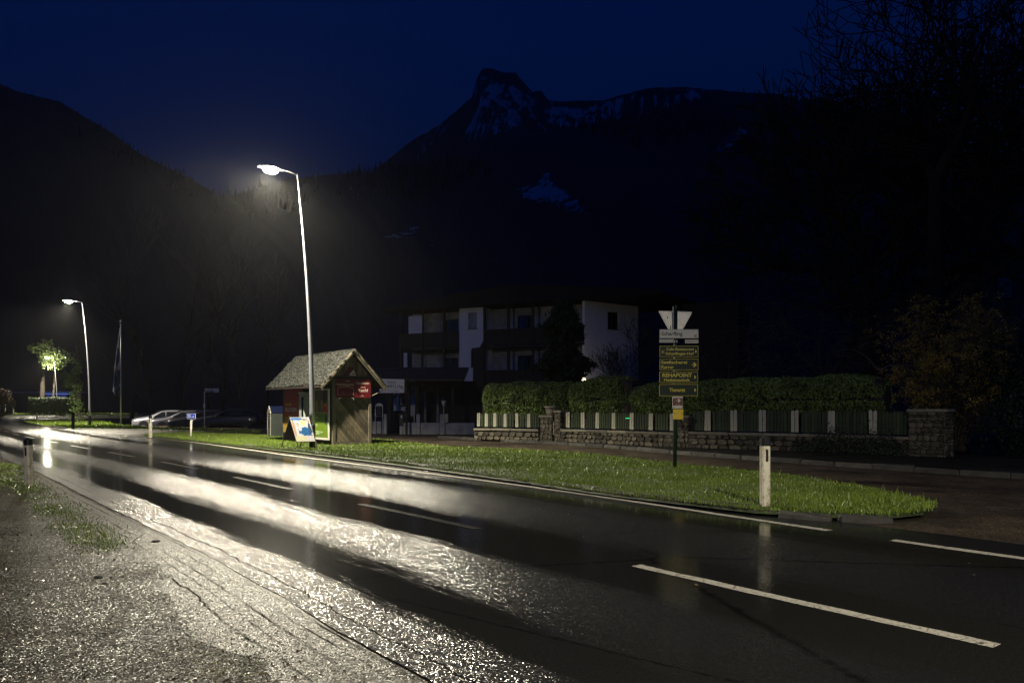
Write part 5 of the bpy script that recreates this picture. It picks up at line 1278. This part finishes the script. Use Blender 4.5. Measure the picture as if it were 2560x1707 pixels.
# porch
po = thing('timber_porch', 'dark timber porch on braced posts at the inn entrance', 'porch')
PD = 45.5
def pp(x, y=0, D=PD): return Wp(x, y, D)
for x0, x1 in ((968, 979), (1018, 1026), (1038, 1048), (1128, 1136)):
    a, b = pp(x0), pp(x1); bx('post', ((a.x + b.x) / 2, PD, 1.35), (b.x - a.x, .2, 2.7), DW, po, bev=.01)
for x0, y0, x1, y1 in ((979, 1000, 993, 983), (968, 998, 956, 982), (1026, 988, 1040, 970), (1048, 990, 1062, 972)):
    MB().tube([Wp(x0, y0, PD), Wp(x1, y1, PD)], .07, 4).build('brace', DW, po)
a, b = pp(930), pp(1150); bx('beam', ((a.x + b.x) / 2, PD, 2.72), (b.x - a.x, .25, .3), DW, po)
MB().prism([(-1.2, 2.85), (3.5, 3.7), (3.5, 3.85), (-1.2, 3.0)], (a.x - .3, PD, 0), (0, 1, 0), (0, 0, 1), (1, 0, 0), b.x - a.x + .6).build('roof', DW, po)
iw = thing('inn_wall', 'white inn wall with a dark arched niche behind the porch', 'wall')
a, b = Wp(984, 0, 48.5), Wp(1037, 0, 48.5); bx('wall', ((a.x + b.x) / 2, 48.6, 1.5), (b.x - a.x, .2, 3.0), PL, iw)
xx = Wp(1006, 0, 48.4).x; MB().prism([(-.22, 1.45), (.22, 1.45), (.22, 2.15), (.15, 2.32), (0, 2.38), (-.15, 2.32), (-.22, 2.15)], (xx, 48.49, 0), (1, 0, 0), (0, 0, 1), (0, -1, 0), .02).build('niche', M['black_ink'], iw)
MB().lathe([(.08, 0), (.12, .15), (.07, .3), (.08, .42), (.02, .5)], (xx - .02, 48.3, 1.5), 10).build('figure', M['plaster_old_shaded'], iw, True)
bx('flower_box', (xx - .3, 48.2, 1.05), (.75, .3, .3), M['plank'], iw); bx('plinth', (xx - .1, 48.3, .45), (1.5, .3, .85), M['dark_wood'], iw)
dr = thing('inn_entrance', 'dark doorway with paler timber frame right of the white inn wall', 'doorway')
a, b = Wp(1057, 0, 48.4), Wp(1100, 0, 48.4); xc, w = (a.x + b.x) / 2, b.x - a.x
bx('door', (xc, 48.5, 1.1), (w * .55, .1, 2.2), DW, dr)
for x in (xc - w * .36, xc + w * .36): bx('jamb', (x, 48.45, 1.2), (w * .14, .16, 2.4), M['plaster_old_shaded'], dr)
bx('lintel', (xc, 48.44, 2.5), (w * .9, .2, .14), M['plaster_old_shaded'], dr); bx('dark_wall', (xc + 2.2, 48.7, 1.5), (8, .2, 3.0), DW, dr)
# hanging inn sign
isg = thing('inn_sign', 'white rectangular sign reading Gasthaus SCHARFLING behind the kiosk roof', 'sign'); D_ = 40.5
q = [Wp(948.5, 982, D_), Wp(1010, 982, D_), Wp(1011, 948, D_), Wp(950, 946.5, D_)]
mb = MB(); mb.add(q + [p + Vector((0, .06, 0)) for p in q], [(0, 1, 2, 3), (7, 6, 5, 4), (0, 4, 5, 1), (1, 5, 6, 2), (2, 6, 7, 3), (3, 7, 4, 0)]); pnl = mb.build('panel', M['plaster'], isg)
ctr = Wp(980, 964, D_)
text('Gasthaus', .17, K, pnl, (Wp(969, 0, D_).x, D_ - .004, Wp(0, 955, D_).z), bold=.0, width=.42)
for i, ch in enumerate('SCHARFLING'):
    u = (i - 4.5) / 4.5; text(ch, .24, K, pnl, (ctr.x + .02 + u * .50, D_ - .004, Wp(0, 965, D_).z - .07 * u * u), (math.pi / 2, .16 * u, 0), 'CENTER', .012, sx=.68)
text('Fam. - Zimmer - Gastgarten', .07, K, pnl, (ctr.x, D_ - .004, Wp(0, 976.5, D_).z), align='CENTER', width=.75)
for x in (955, 1006): MB().tube([(Wp(x, 0, D_).x, D_ + .05, Wp(0, 947, D_).z), (Wp(x, 0, D_).x, D_ + .3, 3.2)], .012, 5).build('hanger', M['black_metal'], isg)
MB().tube([(Wp(945, 0, D_).x, D_ + .35, 3.2), (Wp(1060, 0, D_).x, D_ + .35, 3.2)], .03, 6).build('bracket', M['black_metal'], isg)
MB().tube([(Wp(1014, 0, D_).x, D_ + .35, 0), (Wp(1014, 0, D_).x, D_ + .35, 3.3)], .06, 8).build('post', DW, isg)

# ------------------------------------------------------------------ cars
def car(paint_m, label, loc, rz, hatch=False):
    """front faces -x; length 4.5"""
    root = thing('parked_car', label, 'car', loc, rz, 'cars parked side by side in the car park')
    # stations: x, half width, z low, z belt, z roof(or None), roof half width
    st = [(-2.30, .62, .34, .58, .68), (-2.24, .78, .24, .62, .80), (-2.02, .86, .20, .70, .91), (-1.5, .89, .20, .76, .99), (-1.05, .90, .20, .84, 1.06), (-.95, .90, .20, .88, 1.10), (-.3, .90, .20, .92, 1.42), (.1, .90, .20, .93, 1.52), (.8, .90, .20, .94, 1.55), (1.6, .90, .22, .95, 1.50), (1.95, .88, .24, .95, 1.36), (2.15, .85, .26, .94, 1.12), (2.25, .76, .34, .87, .96)]
    V = []; ns_ = 14
    for (x, w, zl, zb, zr) in st:
        cab = zr - zb > .2; rw = w * (.78 if cab else .9)
        prof = [(w * .86, zl), (w, zl + .10), (w * 1.0, (zl + zb) / 2), (w * .985, zb), (rw + (w - rw) * .35, zb + (zr - zb) * .55), (rw, zr - .07 if cab else zr - .015), (rw * .6, zr)]
        V += [(x, -a, b) for a, b in prof] + [(x, a, b) for a, b in reversed(prof)]
    Fc = []
    for i in range(len(st) - 1):
        for k in range(ns_):
            j = (k + 1) % ns_; Fc.append((i * ns_ + k, i * ns_ + j, (i + 1) * ns_ + j, (i + 1) * ns_ + k))
    Fc.append(tuple(range(ns_ - 1, -1, -1))); Fc.append(tuple(range((len(st) - 1) * ns_, len(st) * ns_)))
    import bmesh
    b = make('body', V, Fc, paint_m, root, True); bm = bmesh.new(); bm.from_mesh(b.data); bmesh.ops.recalc_face_normals(bm, faces=bm.faces); bm.to_mesh(b.data); bm.free()
    md = b.modifiers.new('s', 'SUBSURF'); md.levels = 1; md.render_levels = 1
    gl = M['glass']
    for sg in (-1, 1):
        y = sg * .80
        def side(poly, nm, m=gl, dy=.0):
            vs = [(x, sg * (.945 - .235 * max(0, (z - .91)) / .5 + dy), z + .045) for x, z in poly]; vs += [(x, y_ - sg * .03, z) for x, y_, z in vs]
            nn = len(poly); f = [tuple(range(nn)), tuple(range(2 * nn - 1, nn - 1, -1))] + [(i, i + nn, (i + 1) % nn + nn, (i + 1) % nn) for i in range(nn)]
            return make(nm, vs, f, m, root)
        side([(-.72, .95), (.20, .95), (.20, 1.34), (-.02, 1.33)], 'side_window'); side([(.27, .95), (1.15, .96), (1.15, 1.35), (.27, 1.36)], 'side_window'); side([(1.22, .97), (1.72, 1.0), (1.55, 1.27), (1.22, 1.34)], 'side_window')
        mr = MB().lathe([(.02, -.09), (.08, -.05), (.09, .02), (.03, .08)], (-.62, sg * 1.0, 1.0), 10).build('wing_mirror', paint_m, root, True)
        h = MB(); h.lathe([(.02, -.07), (.12, -.04), (.13, .03), (.05, .07)], (-2.0, sg * .62, .66), 12)
        for i in range(len(h.v)): v = h.v[i]; h.v[i] = Vector(((v.x + 2.0) * 1.5 - 2.02, v.y, v.z)) 
        h.build('headlight', M['lens_glass'], root, True)
        for x in (-1.38, 1.32):
            wv = MB(); ty = []
            tyre = MB(); n = 24; prof = [(.18, -.10), (.30, -.10), (.325, -.07), (.325, .07), (.30, .10), (.18, .10)]
            vs = []; fs_ = []
            for r, t in prof:
                for k in range(n): a = 2 * math.pi * k / n; vs.append((x + r * math.cos(a), sg * .80 + t, .325 + r * math.sin(a)))
            for i in range(len(prof) - 1):
                for k in range(n): j = (k + 1) % n; fs_.append((i * n + k, i * n + j, (i + 1) * n + j, (i + 1) * n + k))
            wl_ = make('wheel', vs, fs_, M['rubber'], root, True)
            rim = MB()
            for k in range(7):
                a = 2 * math.pi * k / 7; rim.tube([(x, sg * .87, .325), (x + .2 * math.cos(a), sg * .86, .325 + .2 * math.sin(a))], .024, 4)
            rim.build('rim', M['alu'], wl_)
            ac = MB(); vs = []
            for k in range(17): a = math.pi * k / 16; vs += [(x + .37 * math.cos(a), sg * .905, .33 + .37 * math.sin(a)), (x + .37 * math.cos(a), sg * .70, .33 + .37 * math.sin(a))]
            make('wheel_arch', vs + [(x, sg * .902, .33)], [(2 * k, 2 * k + 1, 2 * k + 3, 2 * k + 2) for k in range(16)] + [(34, 2 * k, 2 * k + 2) for k in range(16)], M['black_metal'], root)
    # windscreen, grille, plate, lower intake
    vs = [(-.98, -.70, 1.075), (-.98, .70, 1.075), (-.16, .58, 1.47), (-.16, -.58, 1.47)]; vs += [(v[0] + .04, v[1], v[2] - .06) for v in vs]
    make('windscreen', [(v[0] - .01, v[1], v[2] + .035) for v in vs], [(0, 1, 2, 3), (7, 6, 5, 4), (0, 4, 5, 1), (1, 5, 6, 2), (2, 6, 7, 3), (3, 7, 4, 0)], gl, root)
    bx('grille', (-2.255, 0, .60), (.06, .55, .12), M['black_metal'], root, bev=.01); bx('lower_intake', (-2.25, 0, .33), (.05, 1.1, .13), M['black_metal'], root); bx('number_plate', (-2.29, 0, .46), (.02, .50, .11), M['white_paint'], root)
    return root
M['lens_glass'] = flat('headlight glass', (.45, .45, .45), .12, .3)
def carpaint(nm, c, metal=.5): n = NT(nm); n.set(color=(*c, 1), rough=.32, metal=metal, coat=.7, normal=n.bump(n.noise(n.tc.outputs['Object'], 260, 1), .02, .001)); return n.m
silver, black1, black2 = carpaint('silver car paint', (.17, .17, .20), .3), carpaint('graphite car paint', (.07, .07, .09)), carpaint('black car paint', (.012, .012, .014))
def cpos(px, D): return ((px - CX) / F * D, D, H - 57.0 / F * D)
def carat(px, D, m, lab, rz=.35): return car(m, lab, (cpos(px, D)[0], D, park_z(cpos(px, D)[0], D)), rz)
carat(408, 65, silver, 'silver estate car, leftmost of the parked cars, nose to the left')
carat(456, 61.5, black1, 'graphite car parked right beside the silver estate')
carat(503, 58.5, black2, 'black car with pale number plate, third in the parked row')
carat(566, 56.5, black2, 'black car at the right end of the parked row, hardly lit', .30)

# ------------------------------------------------------------------ flagpole, name sign
fp = thing('flagpole', 'thin metal flagpole on the grass wedge', 'flagpole', G(302, 1066, .05)); FD = fp.location.y; fz = H + (HY - 802) / F * FD
MB().tube([(0, 0, 0), (0, 0, fz * .5), (0, 0, fz - .1)], [.05, .042, .03], 10).build('pole', M['pole'], fp, True); MB().lathe([(.02, 0), (.06, .04), (.06, .1), (.02, .14)], (0, 0, fz - .12), 10).build('finial', M['pole'], fp, True); MB().lathe([(.25, 0), (.25, .06), (.08, .1)], n=12).build('foot_plate', M['black_metal'], fp)
fg = thing('hanging_flag', 'long dark blue flag hanging slack beside the flagpole', 'flag', (0, 0, 0))
V = []; cols = 9; rws = 26
for i in range(rws + 1):
    t = i / rws; z = Wp(0, 818 + (990 - 818) * t, FD).z; wd = (.05 + .95 * min(1, t * 1.05) ** .9) * 17 / F * FD
    if t > .93: wd *= 1 - (t - .93) * 5
    for j in range(cols): u = j / (cols - 1); V.append((fp.location.x - .05 - wd * u, FD + .10 * math.sin(u * 9 + t * 3) * min(1, t * 2), z + .03 * u))
n = NT('dark blue flag cloth'); o = n.tc.outputs['Object']
n.set(color=n.ramp(n.noise(n.mapping(o, (2, 2, .8), loc=(3, 0, 1)), 1.0, 2, .5), [(.0, (.012, .025, .07)), (.52, (.018, .035, .11)), (.60, (.4, .36, .42))]), rough=.8); n.p.inputs['Roughness'].default_value = .8
fo = make('cloth', V, [(i * cols + j, i * cols + j + 1, (i + 1) * cols + j + 1, (i + 1) * cols + j) for i in range(rws) for j in range(cols - 1)], n.m, fg, True)
sd = fo.modifiers.new('t', 'SOLIDIFY'); sd.thickness = .01
st_ = thing('street_name_sign', 'narrow grey two part name sign on a thin post above the dark cars', 'road sign'); D_ = 54
a, b = Wp(512.5, 970.5, D_), Wp(547, 976.5, D_); bp_ = bx('sign_board', ((a.x + b.x) / 2, D_, (a.z + b.z) / 2), (b.x - a.x, .04, a.z - b.z), M['alu'], st_)
a2, b2 = Wp(534, 977, D_), Wp(547, 980.5, D_); bx('sign_board', ((a2.x + b2.x) / 2, D_, (a2.z + b2.z) / 2), (b2.x - a2.x, .04, a2.z - b2.z), M['alu'], st_)
text('Scharfling', .12, K, bp_, (a.x + .08, D_ - .022, (a.z + b.z) / 2))
c = Wp(511, 0, D_).x; MB().tube([(c, D_ + .02, -.3), (c, D_ + .02, Wp(0, 979, D_).z)], .03, 8).build('post', M['pole'], st_); MB().tube([(c - .05, D_ + .02, Wp(0, 979.5, D_).z), ((a.x + b.x) / 2, D_ + .03, Wp(0, 978, D_).z)], .02, 6).build('arm', M['pole'], st_)
bx('tag', (c, D_ - .03, Wp(0, 1014, D_).z), (.12, .02, .3), M['alu'], st_)

# ------------------------------------------------------------------ far left: tree, ivy, hedge, bush, board, lit building
def bough(P, D, R, n, seed, sq=(1, .8, .7)): c = Wp(*P, D); a, b = ball(c, R, n, seed, sq, .3); g2 = np.random.default_rng(int(seed)); k = np.sin(a[:, 0] * 5 + a[:, 2] * 3) * np.sin(a[:, 2] * 6.3 - a[:, 0] * 2) > -.25; return (a + g2.normal(0, .1, a.shape))[k], b[k]
lt = thing('lit_tree', 'tree whose low leafy boughs are lit green by the far lamp', 'tree'); PP, NN = [], []
for (x, y, R, n_) in [(78, 868, .45, 260), (90, 872, .8, 700), (105, 868, 1.0, 900), (118, 860, .8, 500), (120, 888, 1.2, 1300), (132, 895, 1.0, 900), (112, 905, .7, 400), (126, 912, .8, 450), (150, 908, .9, 600), (160, 890, 1.0, 500), (170, 895, 1.1, 500), (140, 880, 1.2, 700)]:
    a, b = bough((x, y), 124.3, R * 1.1, int(n_ * .5), x + y); PP.append(a); NN.append(b)
fast('foliage', leafcloud(np.concatenate(PP), np.concatenate(NN), .20, 7, .3), 4, M['leaf'], lt)
c = Wp(103, 1000, 128); MB().tube([(c.x, 128, 0), (c.x + .2, 128, 4), (c.x + .9, 127, 9), (c.x + 1.5, 125, 13)], [.42, .36, .25, .1], 9).build('trunk', M['bark'], lt, True)
mb = MB()
for (x, y) in [(80, 866), (118, 862), (126, 905), (160, 890)]: q = Wp(x, y, 124.6); mb.tube([(c.x + .6, 127, 7.5), tuple((Vector((c.x + .6, 127, 7.5)) + q) / 2 + Vector((0, 0, .8))), tuple(q)], [.13, .08, .03], 5)
mb.build('boughs', M['bark'], lt)
c = Wp(133, 1000, 127); it = thing('slim_tree', 'slim leaning trunk between the two lit boughs', 'tree'); MB().tube([(c.x - .1, 127, 0), (c.x + .15, 127, 5), (c.x + .5, 127, 11)], [.2, .15, .08], 8).build('trunk', M['bark'], it, True)
mb = MB(); 
for k in range(6): mb.tube([(c.x + .2 + .03 * k, 127, 6 + k), (c.x + (-1) ** k * 1.2, 126.5, 7.5 + k)], [.05, .02], 4)
mb.build('crown', M['twig'], it)
ic = thing('ivy_clad_tree', 'tree trunk wrapped in ivy leaves left of the second lamp', 'tree'); PP, NN = [], []
c0 = Wp(186, 1000, 70)
for i in range(26):
    y = 912 + i * 5.6; x = 189 + 4 * math.sin(i * .8); a, b = bough((x, y), 70.2, .34 + .16 * math.sin(i * 1.7), 130, i + 3, (1, .8, .9)); PP.append(a); NN.append(b)
for (x, y) in [(172, 948), (167, 935), (163, 940), (176, 958), (178, 968), (170, 955)]: a, b = bough((x, y), 70, .4, 90, int(x), (1, .8, .8)); PP.append(a); NN.append(b)
fast('ivy_leaves', leafcloud(np.concatenate(PP), np.concatenate(NN), .10, 8, .3), 4, simple('ivy coloured as lit', (.12, .19, .05), .45, 0, .5, 3, 0), ic); MB().tube([(c0.x + .2, 70.3, -.1), (c0.x + .25, 70.3, 4), (c0.x, 70.3, 7)], [.22, .18, .1], 8).build('trunk', M['bark'], ic)  # leaf colour raised to carry the lamp light on this ivy
def boxcloud(lo, hi, n, seed):
    g = np.random.default_rng(seed); lo, hi = np.array(lo), np.array(hi); p = g.uniform(0, 1, (n, 3)); f = g.integers(0, 4, n); N = np.zeros((n, 3))
    p[f == 0, 1] = 0; N[f == 0, 1] = -1; p[f == 1, 2] = 1; N[f == 1, 2] = 1; p[f == 2, 0] = 1; N[f == 2, 0] = 1; p[f == 3, 1] = 0; N[f == 3, 1] = -1
    P = lo + p * (hi - lo) + g.normal(0, .05, (n, 3)) * np.array([1, 1, 1]); P[:, 2] += .06 * np.sin(P[:, 0] * 1.5); return P, N
fh = thing('hedge', 'clipped hedge in the far left below the lit tree', 'hedge'); fh['group'] = 'clipped hedges far down the road'
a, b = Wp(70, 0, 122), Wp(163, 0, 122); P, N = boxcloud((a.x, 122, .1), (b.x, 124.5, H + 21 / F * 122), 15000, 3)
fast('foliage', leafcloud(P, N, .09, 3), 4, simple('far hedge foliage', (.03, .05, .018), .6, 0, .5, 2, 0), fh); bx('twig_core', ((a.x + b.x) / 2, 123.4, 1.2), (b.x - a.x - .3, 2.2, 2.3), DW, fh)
bb = thing('brown_bush', 'dry brown leafy bush at the left edge of the picture', 'shrub'); P, N = ball(Wp(2, 992, 112), 1.35, 5200, 9, (1, .8, .95), .4)
fast('leaves', leafcloud(P, N, .09, 3), 4, M['brown_leaf'], bb); c = Wp(4, 0, 112).x; MB().tube([(c, 112, 0), (c + .1, 112, 2.6)], [.07, .04], 6).build('stem', M['bark'], bb)
lp = thing('low_hedge', 'dark low planting under the brown bush at the far left', 'hedge'); a, b = Wp(-30, 0, 112), Wp(12, 0, 112); P, N = boxcloud((a.x, 112.5, .2), (b.x, 114, 1.7), 2600, 5); fast('foliage', leafcloud(P, N, .09, 3), 4, M['ivy'], lp)
bd = thing('info_board', 'grey two post board between the brown bush and the hedge', 'board'); D_ = 113; a, b = Wp(21.5, 999, D_), Wp(40, 1017.5, D_)
bx('panel', ((a.x + b.x) / 2, D_, (a.z + b.z) / 2), (b.x - a.x, .06, a.z - b.z), simple('grey back of board', (.16, .16, .13), .6), bd)
for x in (21.5, 31): c = Wp(x, 0, D_).x; MB().tube([(c, D_ + .08, 0), (c, D_ + .08, a.z + .05)], .05, 6).build('leg', M['light_trim'], bd)
lb = thing('lit_building', 'low building with blue lit windows behind the far hedge', 'building'); D_ = 170
def lx(x): return Wp(x, 0, D_).x
def lz(y): return Wp(0, y, D_).z
bx('wall', ((lx(20) + lx(182)) / 2, D_ + 3, lz(995) / 2), (lx(182) - lx(20), 4, lz(995)), DW, lb); bx('roof_edge', ((lx(108) + lx(180)) / 2, D_ + .3, lz(984.5)), (lx(180) - lx(108), 1.4, .16), emit('self glowing blue fascia', (.16, .28, .9), .55), lb)  # roof edge emits its own blue in place of light falling on it
bx('roof', ((lx(15) + lx(185)) / 2, D_ + 3, lz(980)), (lx(185) - lx(15), 5, .3), M['plaster_old_shaded'], lb)
for x0, x1 in ((109, 117), (118, 124), (136, 144), (145, 151), (152, 160)):
    f_ = bx('window', ((lx(x0) + lx(x1)) / 2, D_ + .93, (lz(987.5) + lz(993)) / 2), (lx(x1) - lx(x0), .06, lz(987.5) - lz(993)), emit('blue lit window', (.10, .16, .5), .14), lb); bx('frame', ((lx(x0) + lx(x0 + .9)) / 2, D_ + .88, (lz(987.5) + lz(993)) / 2), (.08, .05, lz(987.5) - lz(993)), DW, f_)
bx('glowing_band', ((lx(136) + lx(161)) / 2, D_ + .9, lz(995.5)), (lx(161) - lx(136), .06, .28), emit('self glowing pink band', (.35, .22, .42), .18), lb)  # band given its own glow, with no lamp behind it
# tall dark trunks of the wood behind the car park
for i, (x, D) in enumerate([(330, 84), (378, 92), (455, 88), (520, 86), (560, 96), (602, 84), (660, 90)]):
    q = Wp(x, 0, D); tr_ = thing('forest_tree', ['tallest bare trunk', 'bare trunk', 'slim bare trunk', 'bare trunk', 'twisted bare trunk', 'bare trunk', 'bare trunk'][i] + ' behind the ' + ['flagpole side of the silver car', 'silver car roof', 'graphite car', 'grey name sign', 'rightmost dark car', 'gap left of the steel container', 'wooden kiosk roof'][i], 'tree', (q.x, D, -.5), 0, 'dark trees behind the car park')
    Lm = branchy(60 + i, (0, 0, 0), (.02, 0, 1), .24, 8.5, 4, spread=.45, up=.3, twist=.18, minr=.012, lenf=.66); Lm[0].build('trunk', M['bark_unlit'], tr_); Lm[1].build('crown', M['bark_unlit'], tr_)
# house among the trees at upper right
M['plaster_dim'] = simple('dull ochre plaster', (.16, .13, .085), .9, 0, .2, 1, .3)
rh = thing('side_house', 'faint pale gabled house behind the yellow shrub at the far right', 'house'); D_ = 42
def hx(x): return Wp(x, 0, D_).x
def hz_(y): return Wp(0, y, D_).z
MB().prism([(hx(2452), 0), (hx(2546), 0), (hx(2546), hz_(650)), (hx(2500), hz_(628)), (hx(2452), hz_(655))], (0, D_, 0), (1, 0, 0), (0, 0, 1), (0, 1, 0), 7).build('wall', M['plaster_dim'], rh)
MB().prism([(hx(2405), hz_(668)), (hx(2490), hz_(620)), (hx(2570), hz_(648)), (hx(2570), hz_(640)), (hx(2490), hz_(610)), (hx(2405), hz_(658))], (0, D_ - .6, 0), (1, 0, 0), (0, 0, 1), (0, 1, 0), 8.5).build('roof', M['dark_wood'], rh)
f_ = bx('window', (hx(2510), D_ - .02, hz_(720)), (.9, .06, 1.2), DW, rh); bx('pane', (hx(2510), D_ - .06, hz_(720)), (.76, .03, 1.05), M['glass'], f_)
# ------------------------------------------------------------------ air
n = bpy.data.materials.new('damp night air'); n.use_nodes = True; nt = n.node_tree; nt.nodes.clear()
vp_ = nt.nodes.new('ShaderNodeVolumePrincipled'); vp_.inputs['Density'].default_value = HAZE; vp_.inputs['Color'].default_value = (.92, .93, .95, 1); vp_.inputs['Anisotropy'].default_value = .8
oo = nt.nodes.new('ShaderNodeOutputMaterial'); nt.links.new(vp_.outputs[0], oo.inputs['Volume'])
hz = MB().box((0, 700, 350), (4400, 2800, 708.4)).build('haze', n); tag(hz, kind='stuff')
